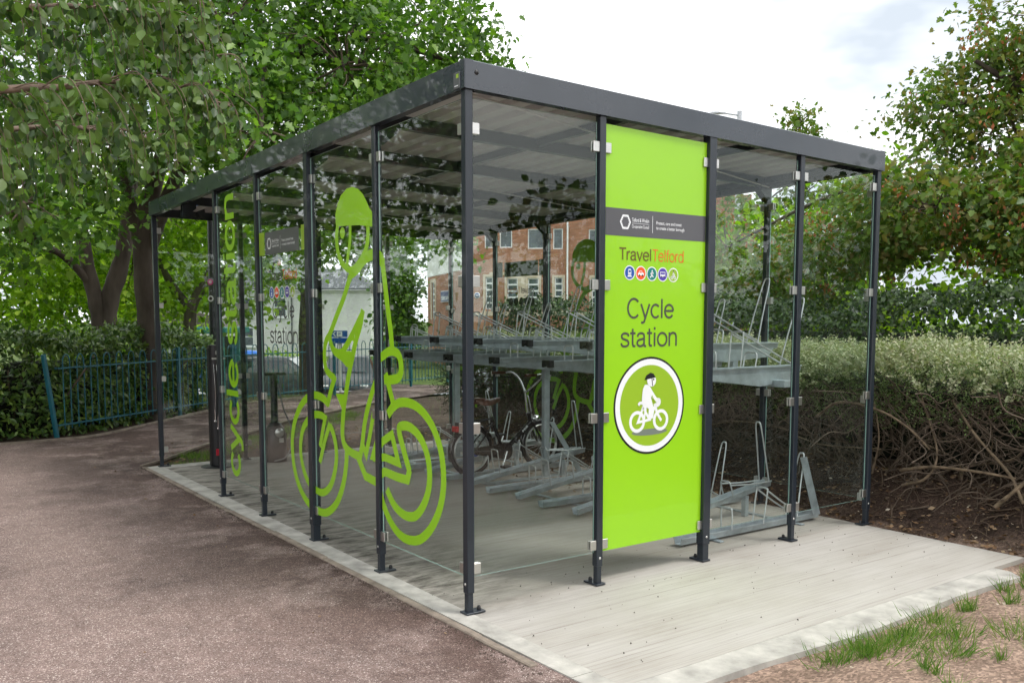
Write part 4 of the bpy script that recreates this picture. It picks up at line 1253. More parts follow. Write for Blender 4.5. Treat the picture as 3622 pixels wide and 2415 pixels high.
# ================================================================== bow-top railing
M_TEAL = simple('teal_paint', (0.010, 0.115, 0.155), 0.4, coat=0.2, var=0.12, vscale=8)
def railing(p0, p1, name, label, lean_post=False, h=1.12, n_=None):
    p0, p1 = Vector((*p0, 0)), Vector((*p1, 0))
    d = (p1 - p0); L = d.length; d.normalize()
    r = thing(name, label, 'railing', p0)
    z0 = lambda s: 0.0
    def at(s, z): return (d.x * s, d.y * s, z)
    for z in (0.16, 0.92):
        m_ = MB(); m_.beam(at(0.03, z), at(L, z), 0.045, 0.018); m_.build('rail', M_TEAL, r)
    k = 0
    s = 0.16
    while s + 0.12 < L:
        m_ = MB()
        a = s; c = s + 0.135
        pts = [at(a, 0.1)] + [at(a, 0.98)] + [at((a + c) / 2 - 0.0675 * math.cos(t), 1.0 + 0.10 * math.sin(t)) for t in np.linspace(0.35, math.pi - 0.35, 6)] + [at(c, 0.98), at(c, 0.1)]
        m_.tube(pts, 0.0085, 6); m_.build('bow_bar', M_TEAL, r)
        s += 0.27
    pp = [0.0] + list(np.arange(2.75, L, 2.75)) + ([L] if L % 2.75 > 1 else [])
    for q in pp:
        m_ = MB(); m_.bbox(-0.025, 0.025, -0.025, 0.025, 0.0, 1.12, 0.004)
        o = m_.build('post', M_TEAL, r)
        o.location = at(q, -0.0)
        if q == 0.0 and lean_post: o.rotation_euler = (math.radians(-2), math.radians(-7), math.atan2(d.y, d.x))
        else: o.rotation_euler = (0, 0, math.atan2(d.y, d.x))
    return r
railing((-0.48, 9.28), (2.85, 12.08), 'bow_top_railing', 'teal bow top railing in front of the laurel hedge', True)
railing((2.92, 12.13), (9.3, 15.2), 'bow_top_railing', 'teal bow top railing seen through the shelter, in front of parked cars')
# ================================================================== leaves and trees
LF_OVATE = ([(0, 0, 0), (0.22, 0.25, 0.05), (0.5, 0.34, 0.07), (0.78, 0.2, 0.03), (1.0, 0, -0.06), (0.78, -0.2, 0.03), (0.5, -0.34, 0.07), (0.22, -0.25, 0.05)],
            [(0, 4, 3, 2, 1), (0, 7, 6, 5, 4)])
LF_LAUREL = ([(0, 0, 0), (0.25, 0.16, 0.05), (0.6, 0.2, 0.06), (1.0, 0, -0.08), (0.6, -0.2, 0.06), (0.25, -0.16, 0.05), (0.5, 0, 0)],
             [(0, 6, 2, 1), (6, 3, 2), (0, 5, 4, 6), (6, 4, 3)])
LF_MAPLE = ([(0, 0, 0), (0.02, 0.30, 0.04), (0.22, 0.22, 0.02), (0.30, 0.52, 0.07), (0.50, 0.24, 0.02), (0.68, 0.26, 0.02), (1.0, 0, -0.08), (0.68, -0.26, 0.02), (0.50, -0.24, 0.02), (0.30, -0.52, 0.07), (0.22, -0.22, 0.02), (0.02, -0.30, 0.04), (0.45, 0, -0.02)],
            [(0, 12, 2, 1), (12, 4, 3, 2), (12, 6, 5, 4), (0, 11, 10, 12), (12, 10, 9, 8), (12, 8, 7, 6)])
LF_SMALL = ([(0, 0, 0), (0.5, 0.3, 0.04), (1, 0, 0), (0.5, -0.3, 0.04)], [(0, 2, 1), (0, 3, 2)])

M_BIRCH = leafmat('birch_leaf', [(0.035, 0.075, 0.026), (0.06, 0.115, 0.034), (0.1, 0.18, 0.042), (0.16, 0.25, 0.055), (0.13, 0.17, 0.09)], 0.36, 0.33, 0.5)
M_MAPLE = leafmat('maple_leaf', [(0.041, 0.101, 0.019), (0.074, 0.162, 0.024), (0.115, 0.223, 0.03), (0.189, 0.324, 0.038)], 0.42, 0.4, 0.45)
M_LIMEF = leafmat('lime_foliage', [(0.11, 0.21, 0.018), (0.19, 0.32, 0.028), (0.28, 0.42, 0.035), (0.38, 0.5, 0.055)], 0.55, 0.5, 0.3)
M_FIELD = leafmat('russet_maple_leaf', [(0.05, 0.1, 0.022), (0.088, 0.163, 0.03), (0.131, 0.213, 0.04), (0.175, 0.25, 0.053), (0.213, 0.163, 0.056), (0.112, 0.181, 0.037)], 0.4, 0.45, 0.35)
M_KEYS = leafmat('maple_keys', [(0.3, 0.098, 0.045), (0.45, 0.15, 0.075), (0.39, 0.21, 0.075)], 0.3, 0.6, 0.2)
M_LAUREL = leafmat('laurel_leaf', [(0.04, 0.09, 0.022), (0.075, 0.15, 0.03), (0.12, 0.21, 0.04), (0.22, 0.31, 0.06)], 0.2, 0.28, 0.55)
M_IVY = leafmat('ivy_leaf', [(0.016, 0.039, 0.01), (0.029, 0.065, 0.016), (0.052, 0.098, 0.021), (0.091, 0.15, 0.033)], 0.2, 0.35, 0.45)
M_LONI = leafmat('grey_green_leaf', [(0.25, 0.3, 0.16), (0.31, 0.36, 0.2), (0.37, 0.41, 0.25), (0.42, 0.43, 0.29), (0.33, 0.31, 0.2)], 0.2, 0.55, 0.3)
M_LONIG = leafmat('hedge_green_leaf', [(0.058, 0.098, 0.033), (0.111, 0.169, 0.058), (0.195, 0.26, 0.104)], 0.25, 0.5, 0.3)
M_JUNI = leafmat('shrub_leaf', [(0.030, 0.05, 0.022), (0.05, 0.075, 0.035), (0.085, 0.11, 0.055)], 0.2, 0.5, 0.3)
M_BARK = simple('grey_brown_bark', (0.085, 0.066, 0.053), 0.9, var=0.4, vscale=5, bmp=0.6, bscale=14, stretch=(1, 1, 0.3))
M_TWIG = simple('twig_bark', (0.105, 0.078, 0.055), 0.85, var=0.35, vscale=10)
M_PALE = simple('pale_branch', (0.17, 0.125, 0.08), 0.85, var=0.5, vscale=16, bmp=0.3, bscale=40)
M_ROOT = simple('root_bark', (0.10, 0.068, 0.045), 0.9, var=0.5, vscale=16)
M_BIRCHB = simple('birch_twig', (0.15, 0.105, 0.075), 0.75, var=0.35, vscale=9)

def orient(n, down=0.3, spread=1.0, out=None):
    """leaf axis (pointing along the blade) and normal for n leaves"""
    ax = unit(n) * spread
    ax[:, 2] -= down
    if out is not None: ax += out
    nr = unit(n) * 0.75
    nr[:, 2] += 0.8
    return ax, nr

def crown(parent, blobs, tmpl, mat, size, per, crad, name='crown', down=0.35, flat=0.6, trunk_top=None, limb_r=0.05, twigs=True, surf=0.45, bark=None, split_limbs=True):
    pos, axs, nrs, szs = [], [], [], []
    tw = MB()
    for (c, r, ncl) in blobs:
        c = np.array(c, float); r = np.array(r if hasattr(r, '__len__') else (r, r, r * 0.85), float)
        dirs = unit(ncl)
        rad = (surf + (1 - surf) * rng.random(ncl)) ** 0.6
        cen = c + dirs * rad[:, None] * r
        if trunk_top is not None:
            tt = min(trunk_top, key=lambda q: (Vector(q) - Vector(c)).length)
            mid = (Vector(tt) + Vector(c)) / 2 + Vector((0, 0, 0.12 * (Vector(tt) - Vector(c)).length))
            lm = MB(); lm.tube(catmull([tt, mid, tuple(c)], 6), list(np.linspace(limb_r, limb_r * 0.4, 13)), 7)
            lm.build('limb', bark or M_BARK, parent)
        if twigs:
            for q in cen[::2]:
                a = Vector(c) + (Vector(q) - Vector(c)) * 0.08
                m_ = (a + Vector(q)) / 2 + Vector(rng.normal(size=3) * 0.12)
                tw.tube(catmull([a, m_, q], 3), [0.018, 0.015, 0.012, 0.009, 0.007, 0.005, 0.004], 4, cap=False)
        n = ncl * per
        off = rng.normal(size=(n, 3)) * crad
        off[:, 2] *= flat
        pc = np.repeat(cen, per, 0) + off
        # hang the outer leaves a little
        pc[:, 2] -= 0.35 * np.hypot(off[:, 0], off[:, 1]) ** 1.0 * 0.5
        outd = (pc - c); outd /= (np.linalg.norm(outd, axis=1, keepdims=True) + 1e-6)
        ax, nr = orient(n, down, 0.8, outd * 0.35)
        pos.append(pc); axs.append(ax); nrs.append(nr); szs.append(size * (0.45 + 0.95 * rng.random(n) ** 1.2))
    if twigs and tw.v:
        tag(tw.build('twigs', bark or M_TWIG, parent), kind='stuff')
    return leaf_mesh(name, *tmpl, np.concatenate(pos), np.concatenate(axs), np.concatenate(nrs), np.concatenate(szs), mat, parent)

def trunk(parent, lines, bark=None, n=12):
    """lines: [(points, radii)]; the first is the trunk, the rest forks of it"""
    mb = MB()
    for pts, rr in lines:
        P = catmull(pts, 5)
        R_ = np.interp(np.linspace(0, len(pts) - 1, len(P)), range(len(pts)), rr)
        R_ = [r * (1 + 0.06 * math.sin(i * 1.7)) for i, r in enumerate(R_)]
        mb.tube(P, R_, n)
    return mb.build('trunk', bark or M_BARK, parent)

def at0(o, *pts):
    return [tuple(Vector(p) - Vector(o)) for p in pts]
def rel(o, blobs):
    return [(tuple(Vector(c) - Vector(o)), r, n) for c, r, n in blobs]

# --- maple with the forked trunk behind the laurel hedge, its crown reaching over the shelter
o = (0.72, 12.0, 0.0)
t1 = thing('maple_tree', 'forked trunk maple left of the shelter, behind the railing', 'tree', o)
trunk(t1, [([(0, 0, -0.1), (0.0, 0, 0.8), (0.02, 0, 1.5)], [0.22, 0.20, 0.19]),
           ([(0.03, 0, 1.4), (0.1, -0.02, 1.9), (0.28, -0.1, 2.5), (0.45, -0.2, 3.6), (0.5, -0.4, 5.2)], [0.165, 0.15, 0.135, 0.11, 0.05]),
           ([(-0.03, 0, 1.4), (-0.10, 0, 1.85), (-0.2, 0.02, 2.4), (-0.35, 0.1, 3.6), (-0.7, 0.3, 5.0)], [0.14, 0.125, 0.11, 0.09, 0.05]),
           ([(-0.14, 0, 2.1), (-0.55, -0.1, 2.55), (-0.95, -0.3, 2.7), (-1.6, -0.9, 2.9)], [0.07, 0.06, 0.05, 0.025])])
bl = [((0.2, 10.4, 5.4), 1.7, 30), ((-0.9, 10.9, 4.9), 1.6, 30), ((-1.1, 6.9, 2.75), (0.75, 0.75, 0.6), 14), ((-1.5, 8.6, 3.7), 1.2, 20), ((-0.5, 8.4, 3.0), (0.7, 0.7, 0.4), 10), ((1.2, 9.6, 5.9), 1.6, 28), ((-2.4, 10.0, 4.2), 1.5, 24), ((0.4, 9.3, 3.9), (1.0, 1.0, 0.5), 16), ((-3.6, 9.4, 4.6), 1.8, 24)]
crown(t1, rel(o, bl), LF_MAPLE, M_MAPLE, 0.095, 85, 0.27, trunk_top=[(0.45, -0.2, 3.6), (-0.35, 0.1, 3.6), (-0.95, -0.3, 2.7)], limb_r=0.07)

# --- second maple nearer the shelter, whose boughs spread over the roof
o = (1.16, 10.9, 0.0)
t2 = thing('maple_tree', 'straight grey trunked maple behind the far end of the shelter', 'tree', o)
trunk(t2, [([(0, 0, -0.1), (0, 0, 0.9), (-0.02, 0, 1.7), (-0.05, 0, 2.6), (0.05, -0.1, 3.5)], [0.185, 0.17, 0.165, 0.155, 0.13]),
           ([(-0.04, 0, 2.5), (-0.2, 0, 3.2), (-0.4, -0.2, 4.2)], [0.11, 0.10, 0.07]),
           ([(0.0, 0, 2.6), (0.25, -0.3, 3.4), (0.6, -1.0, 4.4), (1.2, -2.2, 5.2)], [0.12, 0.11, 0.09, 0.05]),
           ([(0.05, -0.1, 3.4), (0.3, -0.5, 4.6), (0.6, -0.9, 6.0)], [0.12, 0.1, 0.06])])
bl = [((1.3, 6.3, 3.75), (1.0, 1.0, 0.85), 24), ((0.9, 7.2, 4.3), (1.2, 1.2, 0.9), 26), ((2.6, 6.8, 4.75), (1.3, 1.2, 1.0), 30), ((3.6, 7.1, 5.35), (1.2, 1.1, 1.0), 28), ((4.2, 6.9, 5.1), (0.7, 0.7, 0.6), 12), ((1.7, 8.5, 5.6), 1.6, 34), ((3.2, 8.8, 5.9), 1.6, 30), ((2.4, 8.6, 4.2), (1.3, 1.1, 0.7), 22), ((0.3, 8.0, 5.1), 1.2, 22), ((4.6, 9.0, 4.9), (1.2, 1.0, 0.8), 18), ((3.4, 6.2, 4.3), (0.9, 0.7, 0.4), 12), ((1.5, 7.8, 6.6), 1.8, 20), ((4.0, 8.2, 6.9), 1.6, 18)]
crown(t2, rel(o, bl), LF_MAPLE, M_MAPLE, 0.095, 90, 0.25, trunk_top=[(0.05, -0.1, 3.5), (1.2, -2.2, 5.2), (-0.4, -0.2, 4.2), (0.6, -1.0, 4.4)], limb_r=0.06)

# --- tree whose low boughs hang behind the far end, in front of the white house
o = (6.2, 16.6, -0.1)
t3 = thing('maple_tree', 'dark tree with low hanging leafy boughs before the white house', 'tree', o)
trunk(t3, [([(0, 0, -0.3), (0, 0, 1.5), (0.1, 0, 3.2), (0.1, 0, 5.5)], [0.2, 0.17, 0.15, 0.08])])
bl = [((5.9, 12.9, 3.2), (1.1, 1.0, 0.45), 18), ((7.3, 12.6, 3.35), (0.9, 0.8, 0.4), 11), ((5.0, 13.6, 3.7), (1.2, 1.0, 0.7), 16), ((6.5, 14.5, 4.5), 1.6, 22), ((8.0, 13.2, 4.2), (1.1, 1, 0.7), 12), ((4.6, 14.4, 2.9), (0.8, 0.8, 0.5), 9), ((6.5, 15.5, 6.0), 2.2, 20)]
crown(t3, rel(o, bl), LF_MAPLE, M_MAPLE, 0.13, 60, 0.30, trunk_top=[(0.1, 0, 3.2), (0.1, 0, 4.5)], limb_r=0.06)

# --- bright trees further back on the left
for (o, lab, bl) in (
    ((0.6, 19.4, -0.05), 'bright lime green tree beyond the laurel hedge at far left', [((0.0, 18.6, 2.4), 1.6, 26), ((-1.4, 18.9, 3.2), 1.7, 24), ((1.2, 18.3, 3.1), 1.5, 24), ((0.2, 19, 4.6), 2.0, 24), ((-0.5, 18.0, 1.7), (1.3, 1.0, 0.6), 14), ((-3.0, 19.0, 2.6), 1.7, 22), ((-2.2, 20.2, 1.5), 1.9, 26), ((1.4, 20.6, 1.7), 1.8, 24)]),
    ((3.0, 19.0, -0.05), 'bright lime green tree between the two maple trunks', [((2.6, 18.0, 2.6), 1.5, 24), ((3.6, 17.6, 3.4), 1.5, 24), ((2.2, 18.2, 4.4), 1.8, 20), ((4.6, 17.6, 2.4), 1.1, 16), ((5.6, 18.4, 3.0), 1.3, 16), ((3.6, 20.6, 1.5), 1.7, 22)]),
    ((-6.0, 15.5, 0.0), 'broad green tree beyond the left edge of the path', [((-5.5, 14.0, 3.2), 2.4, 40), ((-4.0, 14.5, 5.2), 2.4, 36), ((-7.5, 13.5, 5.0), 2.6, 36)])):
    t_ = thing('background_tree', lab, 'tree', o)
    trunk(t_, [([(0, 0, -0.2), (0.05, 0, 1.6), (0.0, 0.1, 3.4)], [0.15, 0.12, 0.06])])
    crown(t_, rel(o, bl), LF_MAPLE, M_LIMEF, 0.14, 60, 0.36, trunk_top=[(0.0, 0.1, 3.0), (0.05, 0, 1.6)], limb_r=0.05)
o = (4.0, 17.2, -0.05)
t_ = thing('background_tree', 'dark slanting branched tree beside the teal bus shelter', 'tree', o)
trunk(t_, [([(-0.5, 0, -0.2), (-0.4, 0, 1.0), (-0.3, 0, 1.9), (0.1, 0, 2.6), (0.5, 0, 3.6)], [0.17, 0.15, 0.12, 0.10, 0.06]), ([(-0.3, 0, 1.8), (-0.8, 0, 2.5), (-1.2, 0, 3.4)], [0.1, 0.08, 0.04]), ([(0.1, 0, 2.6), (0.8, 0, 2.9), (1.5, 0, 3.0)], [0.07, 0.05, 0.02])])
crown(t_, rel(o, [((4.3, 17, 4.2), (1.6, 1.4, 1.0), 24), ((3.0, 16.9, 3.9), (1.3, 1.2, 0.9), 20), ((5.6, 16.6, 3.5), (1.0, 0.9, 0.5), 12)]), LF_MAPLE, M_LIMEF, 0.13, 50, 0.34, trunk_top=[(0.5, 0, 3.6)], limb_r=0.04)

# --- field maple on the right, russet seed keys among the leaves
o = (10.4, 1.2, 0.0)
t4 = thing('field_maple', 'field maple with russet seed keys on the right', 'tree', o)
trunk(t4, [([(0, 0, -0.1), (0, 0, 1.4), (0.0, 0.05, 2.6), (0.05, 0.1, 4.2), (0.0, 0.1, 6.2)], [0.2, 0.17, 0.15, 0.12, 0.05]),
           ([(0, 0.05, 2.4), (-0.8, 0.2, 3.0), (-1.7, 0.4, 3.1)], [0.08, 0.06, 0.03]), ([(0, 0.05, 3.4), (-0.9, 0.3, 4.2), (-1.8, 0.7, 4.7)], [0.07, 0.05, 0.025]), ([(0, 0, 2.0), (-0.8, -0.5, 2.3), (-1.9, -0.6, 2.35)], [0.07, 0.05, 0.02])])
bl = [((9.3, 1.85, 4.6), (0.75, 0.95, 0.5), 24), ((8.8, 1.4, 3.7), (0.85, 1.0, 0.5), 26), ((8.6, 2.2, 4.2), (0.5, 0.6, 0.25), 7), ((7.5, 1.7, 2.85), (0.9, 1.0, 0.45), 28), ((7.9, 0.8, 2.6), (0.9, 1.0, 0.5), 26), ((7.7, 2.8, 2.65), (0.8, 0.8, 0.45), 20), ((8.9, 4.1, 2.5), (1.0, 1.0, 0.65), 26), ((9.3, 5.5, 2.3), (1.0, 1.1, 0.7), 24), ((10.1, 4.2, 3.5), (0.5, 0.6, 0.3), 6), ((9.6, 1.1, 5.3), (1.0, 1.3, 0.9), 34), ((9.7, 0.2, 3.9), (1.2, 1.3, 1.0), 36), ((9.2, 3.2, 3.1), (0.8, 0.9, 0.5), 16), ((10.3, 0.3, 5.6), 1.4, 20), ((8.2, 0.2, 3.2), (0.8, 0.9, 0.5), 18), ((9.6, 6.6, 2.8), (0.9, 1.0, 0.6), 14)]
tt = [(-0.8, 0.2, 3.0), (-0.9, 0.3, 4.2), (0, 0, 2.0), (0.05, 0.1, 4.2)]
crown(t4, rel(o, bl), LF_MAPLE, M_FIELD, 0.078, 115, 0.23, trunk_top=tt, limb_r=0.05, flat=0.5)
pk, ak, nk, sk = [], [], [], []
for c, r, n_ in rel(o, bl):
    m_ = n_ * 11
    q = np.repeat(np.array(c) + unit(n_) * np.array(r) * (0.75 + 0.3 * rng.random((n_, 1))), 11, 0) + rng.normal(size=(m_, 3)) * 0.06
    pk.append(q); a_, b_ = orient(m_, 0.9, 0.6); ak.append(a_); nk.append(b_); sk.append(0.04 + 0.03 * rng.random(m_))
leaf_mesh('seed_keys', *LF_SMALL, np.concatenate(pk), np.concatenate(ak), np.concatenate(nk), np.concatenate(sk), M_KEYS, t4)
o = (16.3, 10.2, -0.1)
t5 = thing('background_tree', 'narrow pointed tree rising above the shelter roof', 'tree', o)
trunk(t5, [([(0, 0, -0.3), (0, 0, 3), (0, 0, 6.6)], [0.16, 0.12, 0.03])])
crown(t5, rel(o, [((16.3, 10.1, 6.35), (0.25, 0.3, 0.6), 9), ((16.35, 10.1, 5.5), (0.6, 0.6, 0.6), 16), ((16.3, 10.0, 4.6), (0.95, 0.95, 0.8), 22), ((15.6, 11.0, 4.0), (1.3, 1.3, 0.9), 20), ((14.5, 9.5, 3.2), (1.6, 1.4, 1.0), 26)]), LF_MAPLE, M_FIELD, 0.12, 50, 0.22, trunk_top=[(0, 0, 3), (0, 0, 5)], limb_r=0.03)

for (o, lab, bl) in (
    ((15.5, 3.2, 0.0), 'bright green tree filling the gap under the field maple', [((14.6, 3.4, 1.9), (1.5, 1.8, 1.5), 34), ((15.2, 1.2, 2.2), (1.5, 1.8, 1.5), 34), ((15.5, 2.8, 4.0), (1.6, 2.2, 1.5), 30), ((14.6, 0.0, 1.4), (1.2, 1.4, 1.2), 20), ((17.0, 0.4, 1.8), (1.6, 1.8, 1.7), 34), ((17.2, 2.8, 2.0), (1.6, 1.8, 1.7), 30), ((16.4, -1.6, 1.6), (1.5, 1.6, 1.5), 26)]),
    ((14.6, 6.6, 0.0), 'mid green tree behind the rightmost panes', [((14.0, 6.4, 2.0), (1.5, 1.8, 1.6), 34), ((14.2, 8.2, 1.9), (1.4, 1.6, 1.5), 28), ((14.6, 6.6, 3.9), (1.4, 1.8, 1.1), 22), ((12.2, 8.2, 3.1), (1.0, 1.0, 0.9), 22), ((12.6, 7.4, 1.8), (1.0, 1.2, 1.0), 20)])):
    t_ = thing('background_tree', lab, 'tree', o)
    trunk(t_, [([(0, 0, -0.2), (0.05, 0, 1.6), (0.0, 0.1, 3.4)], [0.15, 0.12, 0.06])])
    crown(t_, rel(o, bl), LF_OVATE, M_LIMEF, 0.17, 60, 0.36, trunk_top=[(0.0, 0.1, 3.0), (0.05, 0, 1.6)], limb_r=0.05)

# --- birch on the left, out of the picture but for its hanging boughs
o = (-4.3, 2.3, 0.0)
t6 = thing('birch_tree', 'birch bough with hanging ovate leaves at upper left, nearest tree', 'tree', o)
trunk(t6, [([(0, 0, -0.1), (0.05, 0, 1.5), (0.1, 0, 3.0), (0.15, 0, 5.0)], [0.17, 0.15, 0.12, 0.06])], M_BIRCHB)
LIMBS = [
 [(-4.2, 2.3, 2.2), (-3.2, 1.9, 2.5), (-2.4, 1.6, 2.6), (-1.94, 1.40, 2.74), (-1.65, 1.40, 2.80), (-1.37, 1.45, 2.88), (-1.04, 1.5, 2.90), (-0.66, 1.65, 2.88)],
 [(-4.2, 2.3, 3.0), (-3.1, 2.2, 3.2), (-2.35, 2.1, 3.25), (-1.87, 1.85, 3.28), (-1.43, 1.8, 3.36), (-0.95, 1.85, 3.38), (-0.55, 2.1, 3.28)],
 [(-4.2, 2.3, 2.4), (-3.1, 2.3, 2.5), (-2.4, 2.2, 2.55), (-1.85, 2.45, 2.72), (-1.4, 2.7, 2.84), (-0.95, 2.85, 2.86), (-0.6, 2.9, 2.84)],
 [(-4.2, 2.3, 3.4), (-3.3, 1.7, 3.6), (-2.5, 1.5, 3.55), (-1.9, 1.3, 3.45), (-1.4, 1.3, 3.45), (-0.95, 1.4, 3.4)],
 [(-4.2, 2.3, 2.8), (-3.4, 2.9, 3.0), (-2.6, 3.2, 3.1), (-2.0, 3.5, 3.15), (-1.5, 3.7, 3.2), (-1.0, 3.9, 3.15)],
 [(-4.2, 2.3, 4.0), (-3.4, 2.6, 4.2), (-2.5, 2.7, 4.1), (-1.6, 2.8, 4.0), (-0.9, 2.9, 3.8)],
 [(-4.2, 2.3, 2.3), (-4.6, 3.4, 2.8), (-4.6, 4.6, 3.0), (-4.2, 5.6, 3.0)],
 [(-4.2, 2.3, 3.3), (-4.2, 3.6, 3.8), (-3.6, 4.8, 3.9), (-2.9, 5.8, 3.8)]]
lp, la, ln_, ls = [], [], [], []
tws = MB()
for li_, L_ in enumerate(LIMBS):
    P = catmull(L_, 8)
    R_ = np.linspace(0.032, 0.006, len(P))
    m_ = MB(); m_.tube(P, R_, 7); m_.v = [tuple(Vector(q) - Vector(o)) for q in m_.v]; m_.build('limb', M_BIRCHB, t6)
    S_ = [0]
    for a, b_ in zip(P[:-1], P[1:]): S_.append(S_[-1] + (b_ - a).length)
    ntw = int(S_[-1] * (21 if li_ < 5 else 12))
    for k in range(ntw):
        s_ = (0.22 + 0.78 * rng.random() ** 0.8) * S_[-1]
        i = min(len(P) - 2, int(np.searchsorted(S_, s_)) - 1)
        q = P[i].lerp(P[i + 1], rng.random())
        d_ = (P[i + 1] - P[i]).normalized()
        ang = rng.uniform(-1.5, 1.5)
        h = Vector((d_.x * math.cos(ang) - d_.y * math.sin(ang), d_.x * math.sin(ang) + d_.y * math.cos(ang), 0))
        ln = rng.uniform(0.30, 0.72) * (0.65 if s_ > 0.85 * S_[-1] else 1.0)
        q1 = q + h * ln * 0.35 + Vector((0, 0, ln * 0.06)); q2 = q1 + h * ln * 0.22 - Vector((0, 0, ln * 0.28)); q3 = q2 + h * ln * 0.06 - Vector((0, 0, ln * 0.40))
        C_ = catmull([q, q1, q2, q3], 4)
        if any(p_.x > -0.13 for p_ in C_): continue
        tws.tube([tuple(p_ - Vector(o)) for p_ in C_], list(np.linspace(0.0045, 0.0013, len(C_))), 4, cap=False)
        nl = int(ln / 0.030)
        for w_ in range(nl):
            t_ = (w_ + 0.5) / nl * (len(C_) - 1)
            i2 = min(len(C_) - 2, int(t_)); b0 = C_[i2].lerp(C_[i2 + 1], t_ - i2)
            a_ = Vector(rng.normal(size=3) * 0.42); a_.z -= 0.75
            lp.append(b0 + a_.normalized() * 0.018); la.append(a_); nn = Vector(rng.normal(size=3)); nn.z *= 0.6; ln_.append(nn); ls.append(rng.uniform(0.046, 0.082))
tag(tws.build('twigs', M_BIRCHB, t6), kind='stuff')
lp = np.array([tuple(p_ - Vector(o)) for p_ in lp]); la = np.array([tuple(q) for q in la]); ln_ = np.array([tuple(q) for q in ln_]); ls = np.array(ls)
# the 300 leaves nearest the camera as leaves of their own, the rest as one mass
dist = np.linalg.norm(lp + np.array(o) - np.array(CAM), axis=1)
rgt = Vector((math.sin(YAW), -math.cos(YAW), 0))
inview = (((lp + np.array(o) - np.array(CAM)) @ np.array(rgt)) / ((lp + np.array(o) - np.array(CAM)) @ np.array(fw))) > -0.55
order = np.argsort(dist + np.where(inview, 0, 100))
top = order[:300]; rest = order[300:]
leaf_mesh('crown', *LF_OVATE, lp[rest], la[rest], ln_[rest], ls[rest], M_BIRCH, t6)
lmats = [simple('birch_leaf_tone', c, 0.33, var=0.12, vscale=30) for c in ((0.035, 0.07, 0.022), (0.06, 0.11, 0.03), (0.10, 0.17, 0.04), (0.13, 0.19, 0.06))]
lmesh = []
for m_ in lmats:
    me = bpy.data.meshes.new('leaf'); me.from_pydata(LF_OVATE[0], [], LF_OVATE[1]); me.materials.append(M_BIRCH); me.polygons.foreach_set('use_smooth', [True] * 2); me.update(); lmesh.append(me)
for q in top:
    lf = bpy.data.objects.new('leaf', lmesh[int(q) % 4]); COL.objects.link(lf); lf.parent = t6
    a_ = Vector(la[q]).normalized(); s_ = Vector(ln_[q]).cross(a_).normalized(); n_ = a_.cross(s_)
    m4 = Matrix(((a_.x, s_.x, n_.x, lp[q][0]), (a_.y, s_.y, n_.y, lp[q][1]), (a_.z, s_.z, n_.z, lp[q][2]), (0, 0, 0, 1)))
    lf.matrix_local = m4 @ Matrix.Scale(float(ls[q]), 4)

# --- trees across the path, behind and beside the camera: seen mirrored in the panes
for (o, lab, bl, mt, sz) in (
    ((10.0, -11.5, 0.0), 'broad tree behind the camera, mirrored in the corner pane', [((10, -11.5, 2.6), 1.5, 34), ((8.6, -11.8, 2.0), 1.2, 24), ((11.5, -11.0, 2.2), 1.3, 24), ((10, -11.2, 3.7), 0.9, 12)], M_FIELD, 0.17),
    ((6.3, -13.5, 0.0), 'round tree behind the camera, mirrored beside the corner post', [((6.3, -13.5, 2.4), 1.5, 30), ((5.0, -13.3, 1.8), 1.1, 20), ((7.3, -13.0, 2.0), 1.1, 18)], M_FIELD, 0.17),
    ((15.5, -9.0, 0.0), 'dense tree to the right behind the camera, mirrored in the far panes', [((15.5, -9.0, 3.2), 2.2, 40), ((14.2, -8.0, 2.4), 1.5, 24), ((17.2, -8.0, 3.8), 2.2, 34)], M_FIELD, 0.18),
    ((-9.0, 7.0, 0.0), 'tall dark tree left of the path, mirrored in the side panes', [((-8.5, 6.5, 4.0), 2.4, 44), ((-7.0, 5.0, 4.4), 2.0, 36), ((-7.5, 8.5, 3.4), 2.2, 36), ((-8.0, 6.5, 6.5), 2.6, 40), ((-6.8, 3.2, 5.2), 1.6, 26)], M_MAPLE, 0.17)):
    t_ = thing('background_tree', lab, 'tree', o)
    trunk(t_, [([(0, 0, -0.2), (0.05, 0, 1.4), (0.0, 0.1, 3.2)], [0.16, 0.13, 0.07])])
    crown(t_, rel(o, bl), LF_OVATE, mt, sz * 1.25, 45, 0.36, trunk_top=[(0.0, 0.1, 3.0), (0.05, 0, 1.6)], limb_r=0.05)

# ================================================================== hedges
M_CORE = simple('core_dark', (0.012, 0.016, 0.008), 0.95, var=0.5, vscale=20, bmp=1.0, bscale=30)  # near-black core fill, the dark inside of a hedge put into its colour
def wander(p0, p1, amp, n=4):
    p0, p1 = Vector(p0), Vector(p1)
    out = [p0]
    for k in range(1, n):
        out.append(p0.lerp(p1, k / n) + Vector(rng.normal(size=3) * amp))
    out.append(p1)
    return catmull(out, 4)

